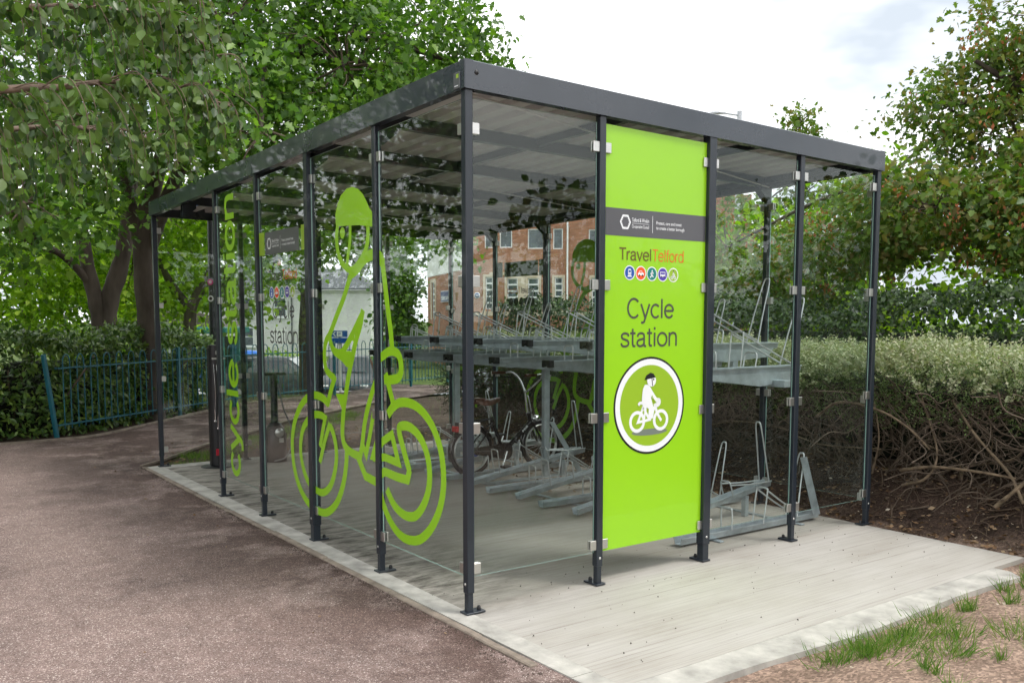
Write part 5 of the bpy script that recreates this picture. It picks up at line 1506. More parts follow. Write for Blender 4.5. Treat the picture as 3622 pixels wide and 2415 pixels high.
hd = thing('clipped_hedge', 'clipped hedge with pale grey green top and bare twiggy underside', 'hedge', (4.9, 0, 0.2))
HO = np.array((4.9, 0, 0.2))
def htop(x, y): return 1.26 + 0.035 * np.sin(y * 2.3 + 1) + 0.035 * np.sin(y * 5.1 + x * 3) + 0.03 * np.sin(x * 4.4) + 0.03 * np.sin(y * 13 + x * 5) * np.sin(x * 11 - y * 3)
def sprigs(N, fx, fy, fz, dirf, nl, ll, mat, name):
    P0 = np.stack([fx, fy, fz], 1)
    D = dirf / np.linalg.norm(dirf, axis=1, keepdims=True)
    t_ = (np.arange(nl) + 0.5) / nl
    L = 0.06 + 0.10 * rng.random(N)
    pos = P0[:, None, :] + D[:, None, :] * (t_[None, :, None] * L[:, None, None])
    side = np.cross(D, unit(N)); side /= np.linalg.norm(side, axis=1, keepdims=True)
    sg = np.where(np.arange(nl) % 2 == 0, 1, -1)
    ax = D[:, None, :] * 0.6 + side[:, None, :] * sg[None, :, None]
    nr = unit(N * nl); nr[:, 2] += 0.9
    return leaf_mesh(name, *LF_SMALL, pos.reshape(-1, 3) - HO, ax.reshape(-1, 3), nr, ll * (0.7 + 0.6 * rng.random(N * nl)), mat, hd)
N = 17000
fy = -5.0 + 11.6 * rng.random(N) ** 1.0; fx = 4.12 + 1.75 * rng.random(N)
edge = np.minimum(fx - 4.05, 0.3) / 0.3
fz = htop(fx, fy) - 0.20 * (1 - np.clip(edge, 0, 1)) ** 2 - 0.16 * rng.random(N) ** 1.5
d_ = rng.normal(size=(N, 3)) * 0.7; d_[:, 2] += 0.75; d_[:, 0] -= 0.35
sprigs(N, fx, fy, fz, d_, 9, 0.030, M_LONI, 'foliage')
N = 900
fy = -5 + 11.6 * rng.random(N); fx = 4.15 + 1.6 * rng.random(N); fz = htop(fx, fy) - 0.02
d_ = rng.normal(size=(N, 3)) * 0.35; d_[:, 2] += 1.0; d_[:, 0] -= 0.3
sprigs(N, fx, fy, fz, d_ , 12, 0.019, M_LONI, 'top_shoots')
N = 5600
fy = -5 + 11.6 * rng.random(N)
fz = 1.16 - 0.42 * rng.random(N) ** 1.9 - 0.12 * np.sin(fy * 3.1) * rng.random(N)
fx = 4.12 + 0.28 * rng.random(N) + 0.35 * (1.16 - fz) * rng.random(N)
d_ = rng.normal(size=(N, 3)) * 0.8; d_[:, 0] -= 0.6; d_[:, 2] -= 0.1
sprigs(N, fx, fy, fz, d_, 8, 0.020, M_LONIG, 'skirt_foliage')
# main stems and crossing branches, each its own part
for k in range(150):
    y0 = -4.2 + 10.6 * rng.random(); x0 = 4.35 + 0.9 * rng.random()
    z0 = float(soil_z(np.array(x0), np.array(y0))) - 0.03
    y1 = y0 + rng.normal() * 0.55; x1 = x0 + rng.normal() * 0.3 - 0.05
    P = wander((x0, y0, z0), (max(4.2, x1), y1, 0.80 + 0.22 * rng.random()), 0.06)
    r0 = rng.uniform(0.006, 0.016)
    m_ = MB(); m_.tube([tuple(np.array(q) - HO) for q in P], list(np.linspace(r0, r0 * 0.35, len(P))), 6); m_.build('branch', M_PALE if rng.random() < 0.2 else M_TWIG, hd)
BIG = [([(4.05, 0.75, 0.74), (4.08, 0.55, 0.88), (4.1, 0.2, 0.84), (4.12, -0.05, 0.72), (4.18, -0.2, 0.56)], 0.024), ([(4.2, 0.05, 0.36), (4.15, -0.25, 0.43), (4.15, -0.6, 0.44), (4.2, -0.85, 0.42)], 0.026),
       ([(4.12, -0.95, 0.26), (4.2, -0.8, 0.45), (4.2, -0.55, 0.7), (4.3, -0.3, 0.95)], 0.024), ([(4.12, -0.75, 0.2), (4.2, -1.0, 0.5), (4.25, -1.15, 0.75)], 0.03), ([(4.15, 0.0, 0.25), (4.15, -0.2, 0.34), (4.2, -0.25, 0.55), (4.3, -0.05, 0.95)], 0.022),
       ([(4.2, 0.3, 0.3), (4.2, 0.25, 0.6), (4.25, 0.35, 0.95)], 0.016), ([(4.2, -0.9, 0.3), (4.15, -1.2, 0.42), (4.2, -1.5, 0.44)], 0.028), ([(4.1, 1.0, 0.55), (4.1, 0.7, 0.5), (4.15, 0.2, 0.52)], 0.012), ([(4.1, 2.2, 0.5), (4.1, 1.6, 0.62), (4.15, 1.0, 0.58)], 0.014), ([(4.1, 2.9, 0.75), (4.12, 2.3, 0.62), (4.15, 1.7, 0.8)], 0.014)]
for pts, r0 in BIG:
    r0 *= 0.55
    P = catmull(pts, 6); m_ = MB(); m_.tube([tuple(np.array(q) - HO) for q in P], [r0 * (1 - 0.4 * i / len(P)) * (1 + 0.12 * math.sin(i * 2.3)) for i in range(len(P))], 8); m_.build('branch', M_PALE, hd)
tw = MB()
for k in range(2600):
    y0 = -4.5 + 11 * rng.random(); x0 = 4.15 + 0.9 * rng.random(); z0 = 0.25 + 0.75 * rng.random()
    d = Vector(rng.normal(size=3)); d.z = min(d.z, (1.12 - z0) * 1.2); d.normalize(); L = rng.uniform(0.2, 0.65)
    tw.tube([tuple(np.array(q) - HO) for q in wander((x0, y0, z0), Vector((x0, y0, z0)) + d * L, 0.03, 3)], 0.0026 + 0.004 * rng.random(), 4, cap=False)
tag(tw.build('twigs', M_TWIG, hd), kind='stuff')
hc = MB(); hc.bbox(5.05 - HO[0], 5.7 - HO[0], -5.0 - HO[1], 6.3 - HO[1], 0.22 - HO[2], 1.02 - HO[2], 0.1); hc.build('dark_core', M_CORE, hd)  # solid dark box added to blacken the shade behind the hedge's underside
# roots and litter on the bank
rt = MB()
for k in range(420):
    y0 = -3.4 + 9.6 * rng.random(); x0 = 3.78 + 0.75 * rng.random()
    p_ = []
    a = rng.uniform(0, 6.28); L = rng.uniform(0.08, 0.4)
    for q in range(5):
        xx = x0 + math.cos(a) * L * q / 4 + rng.normal() * 0.02; yy = y0 + math.sin(a) * L * q / 4 + rng.normal() * 0.02
        xx = max(xx, 3.70)
        p_.append((xx, yy, float(soil_z(np.array(xx), np.array(yy))) + 0.012 + 0.03 * rng.random()))
    rt.tube(catmull(p_, 3), list(np.linspace(0.002 + 0.006 * rng.random() ** 2, 0.0015, 13)), 5, cap=False)
tag(rt.build('roots', M_ROOT), 'tangle of bare roots and twigs on the soil bank', 'roots', kind='stuff')

def scatter(name, label, N, fx, fy, fz, sizes, mats, tmpl=LF_SMALL, flat=True):
    nr = rng.normal(size=(N, 3)) * 0.45; nr[:, 2] += 1
    a = rng.uniform(0, 6.28, N); ax = np.stack([np.cos(a), np.sin(a), rng.normal(size=N) * 0.15], 1)
    o = leaf_mesh(name, *tmpl, np.stack([fx, fy, fz], 1), ax, nr, sizes, mats)
    return tag(o, label, 'leaf litter', kind='stuff')
M_LIT = leafmat('dead_leaf', [(0.06, 0.035, 0.02), (0.13, 0.075, 0.04), (0.22, 0.13, 0.07), (0.34, 0.25, 0.16)], 0.1, 0.8, 0.2)
M_LITP = leafmat('pale_litter', [(0.20, 0.15, 0.10), (0.40, 0.34, 0.26), (0.52, 0.45, 0.36)], 0.05, 0.8, 0.2)
N = 5200
fy = -3.6 + 10.4 * rng.random(N); fx = 3.62 + 0.95 * rng.random(N) ** 1.2
scatter('leaf_litter', 'dead leaves and wood chips along the foot of the hedge bank', N, fx, fy, soil_z(fx, fy) + 0.012 + 0.015 * rng.random(N) + np.where(fx < 3.68, 0.035, 0), 0.015 + 0.045 * rng.random(N) ** 2, M_LIT)
N = 700
fy = -3.6 + 10.4 * rng.random(N); fx = 3.72 + 0.8 * rng.random(N)
scatter('wood_chips', 'pale wood chips scattered on the soil bank', N, fx, fy, soil_z(fx, fy) + 0.02, 0.012 + 0.03 * rng.random(N) ** 2, M_LITP)
N = 900
fy = 5.9 + 2.4 * rng.random(N); fx = 0.0 + 4.5 * rng.random(N); ok = fy < 6.3 + 0.95 * fx + 1.0
fx, fy = fx[ok], fy[ok]
scatter('leaf_litter', 'dead leaves on the soil behind the far glass wall', len(fx), fx, fy, soil_z(fx, fy) + 0.02, 0.02 + 0.05 * rng.random(len(fx)) ** 2, M_LIT)
N = 240
fy = 2.2 + 3.4 * rng.random(N); fx = 2.2 + 1.4 * rng.random(N) ** 0.6
scatter('leaf_litter', 'brown leaves blown onto the slab under the rack', N, fx, fy, 0.012 + 0 * fx, 0.02 + 0.05 * rng.random(N) ** 1.5, M_LIT)
N = 420
fy = -1.46 - 1.6 * rng.random(N); fx = 0.8 + 3.2 * rng.random(N)
scatter('leaf_litter', 'dry leaf fragments on the bare soil at lower right', N, fx, fy, soil_z(fx, fy) + 0.012, 0.008 + 0.035 * rng.random(N) ** 3, M_LITP)
# small dark crumbs on the slab
N = 170
fx = 0.0 + 3.6 * rng.random(N); fy = -1.15 + 1.6 * rng.random(N) ** 0.8
cr = leaf_mesh('soil_crumbs', [(0, 0, 0), (1, 0, 0.2), (0.5, 0.9, 0.1), (0.45, 0.35, 0.8)], [(0, 1, 3), (1, 2, 3), (2, 0, 3)], np.stack([fx, fy, 0 * fx + 0.004], 1), np.stack([np.cos(fx * 99), np.sin(fx * 99), 0 * fx], 1), np.tile((0, 0, 1.0), (N, 1)), 0.004 + 0.008 * rng.random(N) ** 2, simple('crumb', (0.05, 0.04, 0.032), 0.9))
tag(cr, 'small dark soil crumbs scattered on the concrete', 'soil crumbs', kind='stuff')

N = 2600
fy = -0.9 + 7.0 * rng.random(N); fx = -0.185 - 0.10 * rng.random(N) ** 2.2
gt = leaf_mesh('grit', [(0, 0, 0), (1, 0, 0.2), (0.5, 0.9, 0.1), (0.45, 0.35, 0.7)], [(0, 1, 3), (1, 2, 3), (2, 0, 3)], np.stack([fx, fy, 0 * fx - 0.003], 1), np.stack([np.cos(fx * 999), np.sin(fx * 999), 0 * fx], 1), np.tile((0, 0, 1.0), (N, 1)), 0.003 + 0.009 * rng.random(N) ** 2, simple('dark_grit', (0.07, 0.05, 0.04), 0.9, var=0.5, vscale=30))
tag(gt, 'dark grit gathered on the path against the edging', 'grit', kind='stuff')
N = 90
fy = -3.0 + 9.5 * rng.random(N); fx = -0.25 - 2.6 * rng.random(N) ** 1.6
scatter('leaf_litter', 'few dry leaf scraps and catkins on the tarmac path', N, fx, fy, 0.004 + 0 * fx, 0.012 + 0.025 * rng.random(N) ** 2, M_LIT)
# grass
M_GRASS = leafmat('grass_blade', [(0.06, 0.14, 0.02), (0.11, 0.23, 0.03), (0.17, 0.29, 0.05), (0.26, 0.27, 0.1)], 0.4, 0.5, 0.3)
GB = ([(0, -0.5, 0), (0, 0.5, 0), (0.45, 0.4, 0.06), (0.45, -0.4, 0.06), (1, 0, 0.32)], [(0, 1, 2, 3), (3, 2, 4)])
def grass(name, label, tufts, per, h, parent=None):
    P, A, Nn, Sz = [], [], [], []
    for (x_, y_, r_) in tufts:
        n_ = int(per * r_ / 0.06)
        off = rng.normal(size=(n_, 2)) * r_ * 0.5
        xx = x_ + off[:, 0]; yy = y_ + off[:, 1]
        P.append(np.stack([xx, yy, soil_z(xx, yy) + 0.0], 1))
        a = np.stack([off[:, 0] * 6 + rng.normal(size=n_) * 0.4, off[:, 1] * 6 + rng.normal(size=n_) * 0.4, 1.0 + 0 * xx], 1); A.append(a)
        t = rng.uniform(0, 6.28, n_); Nn.append(np.stack([np.cos(t), np.sin(t), 0 * t], 1)); Sz.append(h * (0.4 + 0.8 * rng.random(n_)))
    V = np.array(GB[0], float); V[:, 1] *= 0.045
    o = leaf_mesh(name, V, GB[1], np.concatenate(P), np.concatenate(A), np.concatenate(Nn), np.concatenate(Sz), M_GRASS)
    return tag(o, label, 'grass', kind='stuff')
tf = [(1.0, -1.56, 0.10), (1.2, -1.6, 0.16), (1.42, -1.62, 0.16), (1.65, -1.58, 0.12), (1.75, -1.75, 0.10), (1.95, -1.52, 0.12), (2.0, -1.95, 0.14), (2.3, -1.5, 0.06), (2.55, -1.62, 0.05), (2.85, -1.45, 0.05), (1.5, -1.85, 0.12), (2.2, -2.0, 0.1), (3.2, -1.42, 0.05), (3.4, -1.35, 0.06), (2.7, -1.9, 0.07)] + [(rng.uniform(0.9, 3.4), rng.uniform(-2.6, -1.5), 0.03) for _ in range(40)]
grass('grass', 'green grass tufts on bare soil at lower right', tf, 75, 0.10)
tf = [(rng.uniform(0.2, 4.2), 0, 0.10) for _ in range(130)]
tf = [(x_, 6.35 + 0.93 * x_ + rng.uniform(-0.6, 0.1) - 0.1, r_) for x_, y_, r_ in tf]
grass('grass', 'thin grass verge between the path and the far glass wall', tf, 26, 0.08)

# laurel hedge behind the railing
lh = thing('laurel_hedge', 'glossy dark green laurel hedge behind the teal railing', 'hedge', (0.6, 10.6, 0))
LO = np.array((0.6, 10.6, 0))
core = MB()
N = 11000
u = rng.random(N); v_ = rng.random(N)
# runs along the railing, rounded at its left end
sx = -2.6 + 6.4 * u
bx0 = np.where(sx < 0, -0.35 + sx, -0.35 + sx * 0.77); by0 = np.where(sx < 0, 9.55 + 0.05 * sx, 9.55 + sx * 0.645)
hgt = 1.32 - 0.55 * sstep(0.0, -2.6, sx) - 0.1 * np.sin(sx * 2.2)
face = rng.random(N)
ht = np.where(face < 0.62, hgt * rng.random(N), hgt + 0.06 * rng.normal(size=N))
depth = np.where(face < 0.62, 0.10 * np.abs(rng.normal(size=N)) + 0.05 * (ht / hgt), 1.2 * rng.random(N))
nx, ny = -0.642, 0.767
px_ = bx0 + nx * depth * 0.6 + 0.02 * rng.normal(size=N); py_ = by0 + ny * depth * 1.0 + 0.02 * rng.normal(size=N)
ax, nr = orient(N, 0.25, 0.9, np.array((0.25, -0.55, 0.05)))
nr += np.array((0.1, -0.5, 0.2))
pl_ = np.stack([px_, py_, ht], 1)
sz_ = 0.105 * (0.6 + 0.7 * rng.random(N))
dl = np.linalg.norm(pl_ - np.array(CAM), axis=1) - 1.2 * sz_ / 0.105
orl = np.argsort(dl)
tl, rl_ = orl[:300], orl[300:]
leaf_mesh('foliage', *LF_LAUREL, pl_[rl_] - LO, ax[rl_], nr[rl_], sz_[rl_], M_LAUREL, lh)
me = bpy.data.meshes.new('leaf'); me.from_pydata(LF_LAUREL[0], [], LF_LAUREL[1]); me.materials.append(M_LAUREL); me.update()
for q in tl:
    lf = bpy.data.objects.new('leaf', me); COL.objects.link(lf); lf.parent = lh
    a_ = Vector(ax[q]).normalized(); s_ = Vector(nr[q]).cross(a_).normalized(); n_ = a_.cross(s_)
    p_ = pl_[q] - LO
    lf.matrix_local = Matrix(((a_.x, s_.x, n_.x, p_[0]), (a_.y, s_.y, n_.y, p_[1]), (a_.z, s_.z, n_.z, p_[2]), (0, 0, 0, 1))) @ Matrix.Scale(float(sz_[q]), 4)
stm = MB()
for k in range(60):
    s_ = -2.4 + 6 * rng.random(); bx_ = -0.35 + (s_ if s_ < 0 else s_ * 0.77) - 0.3; by_ = 9.55 + (0.05 * s_ if s_ < 0 else s_ * 0.645) + 0.45
    stm.tube([tuple(np.array(q) - LO) for q in wander((bx_, by_, -0.05), (bx_ + rng.normal() * 0.3, by_ + rng.normal() * 0.25, 0.9), 0.05)], 0.012, 5)
stm.build('stems', M_TWIG, lh)
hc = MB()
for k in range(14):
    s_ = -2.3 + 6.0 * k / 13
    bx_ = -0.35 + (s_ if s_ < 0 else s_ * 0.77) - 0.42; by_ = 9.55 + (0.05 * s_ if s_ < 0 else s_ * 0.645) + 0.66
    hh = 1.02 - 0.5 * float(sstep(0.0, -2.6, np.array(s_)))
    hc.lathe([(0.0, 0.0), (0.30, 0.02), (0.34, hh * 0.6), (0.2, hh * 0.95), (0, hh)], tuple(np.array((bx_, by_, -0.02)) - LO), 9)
hc.build('dark_core', M_CORE, lh)

# ivy-clad hedge behind the clipped hedge
ih = thing('ivy_hedge', 'tall dark ivy covered hedge behind the clipped hedge', 'hedge', (6.9, 2, 0))
IO = np.array((6.9, 2, 0))
N = 36000
fy = -5.5 + 14.5 * rng.random(N)
top_ = 1.78 + 0.12 * np.sin(fy * 1.7) + 0.08 * np.sin(fy * 4.3)
fr_ = rng.random(N) < 0.72
fz = np.where(fr_, 0.1 + (top_ - 0.1) * rng.random(N), top_ + 0.07 * rng.normal(size=N) - 0.05)
fx = np.where(fr_, 6.35 + 0.12 * np.abs(rng.normal(size=N)) + 0.06 * np.sin(fy * 3 + fz * 4), 6.35 + 1.2 * rng.random(N))
ax, nr = orient(N, 0.5, 0.8, np.array((-0.3, -0.1, 0))); nr += np.array((-0.8, -0.1, 0.1))
leaf_mesh('foliage', *LF_OVATE, np.stack([fx, fy, fz], 1) - IO, ax, nr, 0.055 * (0.6 + 0.8 * rng.random(N)), M_IVY, ih)
hc = MB(); hc.bbox(6.62 - IO[0], 7.35 - IO[0], -5.5 - IO[1], 9.0 - IO[1], -0.02, 1.42, 0.2); hc.build('dark_core', M_CORE, ih)

N = 9000
fy = -24 + 18.5 * rng.random(N); fz = 0.1 + 1.75 * rng.random(N) ** 0.8; fx = 6.4 + 0.2 * np.abs(rng.normal(size=N))
ax, nr = orient(N, 0.5, 0.8, np.array((-0.3, -0.1, 0))); nr += np.array((-0.8, -0.1, 0.1))
leaf_mesh('foliage', *LF_OVATE, np.stack([fx, fy, fz], 1) - IO, ax, nr, 0.11 * (0.6 + 0.8 * rng.random(N)), M_IVY, ih)
hc = MB(); hc.bbox(6.55 - IO[0], 7.4 - IO[0], -24 - IO[1], -5.52 - IO[1], -0.02, 1.66, 0.15); hc.build('dark_core', M_CORE, ih)
# unseen hedge added on the left to darken the reflections in the side panes
bh = thing('unseen_hedge', 'tall unseen hedge added across the path to darken the side pane reflections', 'hedge', (-9, 10, 0))
BO = np.array((-9, 10, 0))
N = 12000
t_ = rng.random(N); fz = 2.5 * rng.random(N) ** 0.8; dp_ = 0.25 * np.abs(rng.normal(size=N))
p0, p1 = np.array((-13.0, 0.0)), np.array((-4.2, 17.0))
dd_ = (p1 - p0) / np.linalg.norm(p1 - p0); nn_ = np.array((-dd_[1], dd_[0]))
fx = p0[0] + (p1 - p0)[0] * t_ + nn_[0] * dp_; fy = p0[1] + (p1 - p0)[1] * t_ + nn_[1] * dp_
ax, nr = orient(N, 0.5, 0.8, np.array((0.3, -0.3, 0))); nr += np.array((0.8, -0.4, 0.1))
leaf_mesh('foliage', *LF_OVATE, np.stack([fx, fy, fz], 1) - BO, ax, nr, 0.15 * (0.6 + 0.8 * rng.random(N)), M_IVY, bh)
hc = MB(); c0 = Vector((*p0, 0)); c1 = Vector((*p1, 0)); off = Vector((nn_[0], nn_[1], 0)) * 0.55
hc.beam(c0 + off + Vector((0, 0, 1.1)) - Vector(BO), c1 + off + Vector((0, 0, 1.1)) - Vector(BO), 0.7, 2.25); hc.build('dark_core', M_CORE, bh)

# evergreen shrub at the far back corner
sh = thing('evergreen_shrub', 'feathery dark evergreen shrub outside the far back corner', 'shrub', (4.6, 6.9, 0.1))
SO = np.array((4.6, 6.9, 0.1))
N = 1500
c = np.array((4.75, 6.6, 0.75)); dd_ = unit(N); base = c + dd_ * np.array((0.75, 0.95, 0.6)) * (0.4 + 0.6 * rng.random((N, 1)))
nl = 16
D = dd_ + rng.normal(size=(N, 3)) * 0.5; D[:, 2] += 0.3; D /= np.linalg.norm(D, axis=1, keepdims=True)
t_ = (np.arange(nl) + 0.5) / nl
pos = base[:, None, :] + D[:, None, :] * t_[None, :, None] * 0.22
side = np.cross(D, unit(N)); side /= np.linalg.norm(side, axis=1, keepdims=True)
ax = D[:, None, :] * 0.8 + side[:, None, :] * np.where(np.arange(nl) % 2 == 0, 1, -1)[None, :, None]
nr = unit(N * nl); nr[:, 2] += 0.8
leaf_mesh('foliage', *LF_SMALL, pos.reshape(-1, 3) - SO, ax.reshape(-1, 3), nr, 0.026 * (0.7 + 0.6 * rng.random(N * nl)), M_JUNI, sh)
m_ = MB()
for k in range(40):
    e_ = base[k]; m_.tube([tuple(np.array(q) - SO) for q in wander((4.7 + rng.normal() * 0.1, 6.7 + rng.normal() * 0.1, 0.0), tuple(e_), 0.05)], 0.009, 5)
m_.build('stems', M_TWIG, sh)
# ================================================================== street behind
strip('road', [(-20, 40), (0, 33.5), (8, 28.5), (14, 23.5), (22, 15.5), (40, -4)], 11.0, M_ROAD, 0.02)
strip('road_marking', [(2, 31.0), (8, 26.8), (13, 22.4), (17, 18.6)], 0.22, M_PAINT, 0.028)
strip('road_marking', [(4, 32.6), (9, 28.9), (15, 23.8), (21, 18.0)], 0.18, M_PAINT, 0.028)
kb = MB()
kp = catmull([(-4, 27.8, 0), (4, 24.6, 0), (9.2, 20.4, 0), (13.5, 15.6, 0), (20, 7, 0)], 8)
for a, b_ in zip(kp[:-1], kp[1:]):
    za, zb = float(drop(a.x, a.y)), float(drop(b_.x, b_.y))
    kb.beam((a.x, a.y, za + 0.03), (b_.x, b_.y, zb + 0.03), 0.16, 0.14)
tag(kb.build('kerb', M_KERB), kind='structure')
strip('pavement', [(-4, 26.6), (4, 23.3), (8.2, 19.6), (12.4, 14.9), (19, 6)], 2.2, simple('pavement_tarmac', (0.22, 0.215, 0.205), 0.9, var=0.15, vscale=3), 0.022)

def make_brick():
    m, n, b = nmat('red_brick')
    v = mapping(n)
    sx = n.nodes.new('ShaderNodeSeparateXYZ'); n.links.new(v, sx.inputs[0])
    cb = n.nodes.new('ShaderNodeCombineXYZ')
    n.links.new(sx.outputs[0], cb.inputs[0]); n.links.new(sx.outputs[2], cb.inputs[1])
    br = n.nodes.new('ShaderNodeTexBrick')
    br.inputs['Scale'].default_value = 1.0
    br.inputs['Brick Width'].default_value = 0.225; br.inputs['Row Height'].default_value = 0.075; br.inputs['Mortar Size'].default_value = 0.008
    br.inputs['Color1'].default_value = (0.30, 0.115, 0.062, 1); br.inputs['Color2'].default_value = (0.40, 0.175, 0.095, 1); br.inputs['Mortar'].default_value = (0.30, 0.22, 0.17, 1)
    n.links.new(cb.outputs[0], br.inputs['Vector'])
    c = mixc(n, br.outputs['Color'], ramp(n, noise(n, v, 0.8, 5, 0.65), [(0.3, 0.78), (0.62, 1.05), (0.75, 1.25)]), 1.0, 'MULTIPLY')
    n.links.new(c, b.inputs['Base Color']); b.inputs['Roughness'].default_value = 0.9
    bump(n, b, br.outputs['Fac'], -0.3, 0.01)
    return m
M_BRICK = make_brick()
M_STONE = simple('stone_surround', (0.52, 0.44, 0.34), 0.85, var=0.12, vscale=4)
M_RENDER = simple('white_render', (0.66, 0.665, 0.64), 0.85, var=0.08, vscale=1.2)
M_UPVC = simple('white_window_frame', (0.78, 0.80, 0.80), 0.4)
M_WGL = simple('window_glass', (0.12, 0.15, 0.17), 0.06, col2=(0.05, 0.06, 0.07), vscale=2)
M_SLATE = simple('slate_roof', (0.10, 0.105, 0.115), 0.7, var=0.2)
M_CURT = simple('blind', (0.55, 0.56, 0.54), 0.8)

ZB = -1.45
def fz(z): return 1.58 + (z - 1.58) * 1.5
A_ = CAM + (Vector((18.96, 32.44, 0)) - CAM) * 1.5
B_ = CAM + (Vector((16.49, 25.55, 0)) - CAM) * 1.5
D_ = CAM + (Vector((24.18, 18.13, 0)) - CAM) * 1.5
bb = thing('brick_building', 'two storey red brick building with white windows behind the shelter', 'building', (B_.x, B_.y, ZB), math.atan2(D_.y - B_.y, D_.x - B_.x))
# local frame: x along the main front (towards the right), y into the building
Lm = (Vector((D_.x, D_.y)) - Vector((B_.x, B_.y))).length
HB = fz(5.9) - ZB
def zz(z): return fz(z) - ZB
OPEN = [('tall', 0.84, 1.93, 1.13, 3.16), ('tall', 1.68, 1.90, 2.09, 3.10), ('tall', 2.48, 1.90, 2.89, 3.10), ('tall', 3.50, 1.93, 3.80, 3.12), ('up', 0.81, 4.25, 1.25, 4.95), ('up', 1.39, 4.25, 1.87, 4.95), ('up', 2.47, 4.20, 3.08, 4.95), ('up', 3.43, 4.18, 3.80, 4.95), ('up', 4.77, 4.14, 5.2, 4.9), ('tall', 4.9, 1.9, 5.25, 3.1), ('up', 6.2, 4.14, 6.7, 4.9), ('tall', 6.2, 1.9, 6.6, 3.1), ('up', 8.0, 4.14, 8.5, 4.9), ('tall', 8.0, 1.9, 8.4, 3.1), ('tall', 9.4, 1.9, 9.8, 3.1), ('up', 9.4, 4.14, 9.9, 4.9)]
def wall_with_holes(mb, x0, x1, z0, z1, holes, y=0.0, rev=0.14):
    xs_ = sorted({x0, x1, *[h[0] for h in holes], *[h[1] for h in holes]}); zs_ = sorted({z0, z1, *[h[2] for h in holes], *[h[3] for h in holes]})
    for a, b_ in zip(xs_[:-1], xs_[1:]):
        for c, d in zip(zs_[:-1], zs_[1:]):
            mx_, mz = (a + b_) / 2, (c + d) / 2
            if any(h[0] < mx_ < h[1] and h[2] < mz < h[3] for h in holes): continue
            mb.add([(a, y, c), (b_, y, c), (b_, y, d), (a, y, d)], [(0, 1, 2, 3)])
    for h in holes:
        a, b_, c, d = h
        mb.add([(a, y, c), (b_, y, c), (b_, y, d), (a, y, d), (a, y + rev, c), (b_, y + rev, c), (b_, y + rev, d), (a, y + rev, d)], [(0, 4, 5, 1), (1, 5, 6, 2), (2, 6, 7, 3), (3, 7, 4, 0)])
holes = [(a * 1.5, c * 1.5, zz(b_), zz(d)) for _, a, b_, c, d in OPEN]
w = MB(); wall_with_holes(w, 0, Lm, 0, HB, holes)
w.box(0, Lm, 0.5, 8, 0, HB - 0.05); w.box(-0.02, Lm, -0.06, 0.4, HB, HB + 0.25)
wl = w.build('wall', M_BRICK, bb)
def window(parent, x0, x1, z0, z1, rows, y=0.06, surround=True, xf=None):
    f = MB(); t = 0.06
    f.box(x0, x0 + t, y, y + 0.05, z0, z1); f.box(x1 - t, x1, y, y + 0.05, z0, z1); f.box(x0 + t, x1 - t, y, y + 0.05, z0, z0 + t); f.box(x0 + t, x1 - t, y, y + 0.05, z1 - t, z1)
    for k in range(1, rows):
        zc = z0 + (z1 - z0) * k / rows; f.box(x0 + t, x1 - t, y + 0.004, y + 0.046, zc - 0.045, zc + 0.045)
    o = f.build('window', M_UPVC, parent)
    g_ = MB(); g_.add([(x0 + t, y + 0.03, z0 + t), (x1 - t, y + 0.03, z0 + t), (x1 - t, y + 0.03, z1 - t), (x0 + t, y + 0.03, z1 - t)], [(0, 1, 2, 3)]); g_.build('pane', M_WGL, o)
    if surround:
        s_ = MB(); q = 0.14
        s_.box(x0 - q, x0 - 0.003, -0.05, 0.055, z0 - 0.1, z1 + q); s_.box(x1 + 0.003, x1 + q, -0.05, 0.055, z0 - 0.1, z1 + q); s_.box(x0 - 0.003, x1 + 0.003, -0.05, 0.055, z1 + 0.003, z1 + q); s_.box(x0 - q - 0.04, x1 + q + 0.04, -0.09, 0.055, z0 - 0.2, z0 - 0.1)
        s_.build('surround', M_STONE, o)
    return o
for (kd, *_), h in zip(OPEN, holes):
    window(bb, h[0], h[1], h[2], h[3], 5 if kd == 'tall' else 1, surround=(kd == 'tall'))
pi_ = MB(); pi_.box(2.09 * 1.5 + 0.15, 2.48 * 1.5 - 0.15, -0.06, 0.05, zz(1.8), zz(3.2)); pi_.box(1.5, 4.6, -0.055, 0.0, zz(3.22), zz(3.34)); pi_.build('stone_pier', M_STONE, bb)
pl_b = MB(); pl_b.box(0.02, Lm, -0.08, -0.002, zz(1.68), zz(1.80)); pl_b.build('plinth_course', M_STONE, bb)
dp = MB(); dp.tube([(3.98 * 1.5, -0.08, 0.1), (3.98 * 1.5, -0.08, HB)], 0.05, 8); dp.build('downpipe', M_UPVC, bb)
rs = MB(); rs.lathe([(0, -0.06), (0.17, -0.06), (0.17, -0.01)], (0.52 * 1.5, 0, zz(2.46)), 24, ax='y'); rs.lathe([(0, -0.07), (0.14, -0.068), (0.14, -0.062)], (0.52 * 1.5, 0, zz(2.46)), 24, 1, 'y')
rs.box(0.52 * 1.5 - 0.1, 0.52 * 1.5 + 0.1, -0.078, -0.072, zz(2.46) + 0.01, zz(2.46) + 0.035); rs.box(0.52 * 1.5 - 0.08, 0.52 * 1.5 + 0.08, -0.078, -0.072, zz(2.46) - 0.035, zz(2.46) - 0.01)
M_NAVY = simple('navy_sign', (0.012, 0.035, 0.16), 0.4)
rs.build('round_sign', [M_WHITEP, M_NAVY], bb)
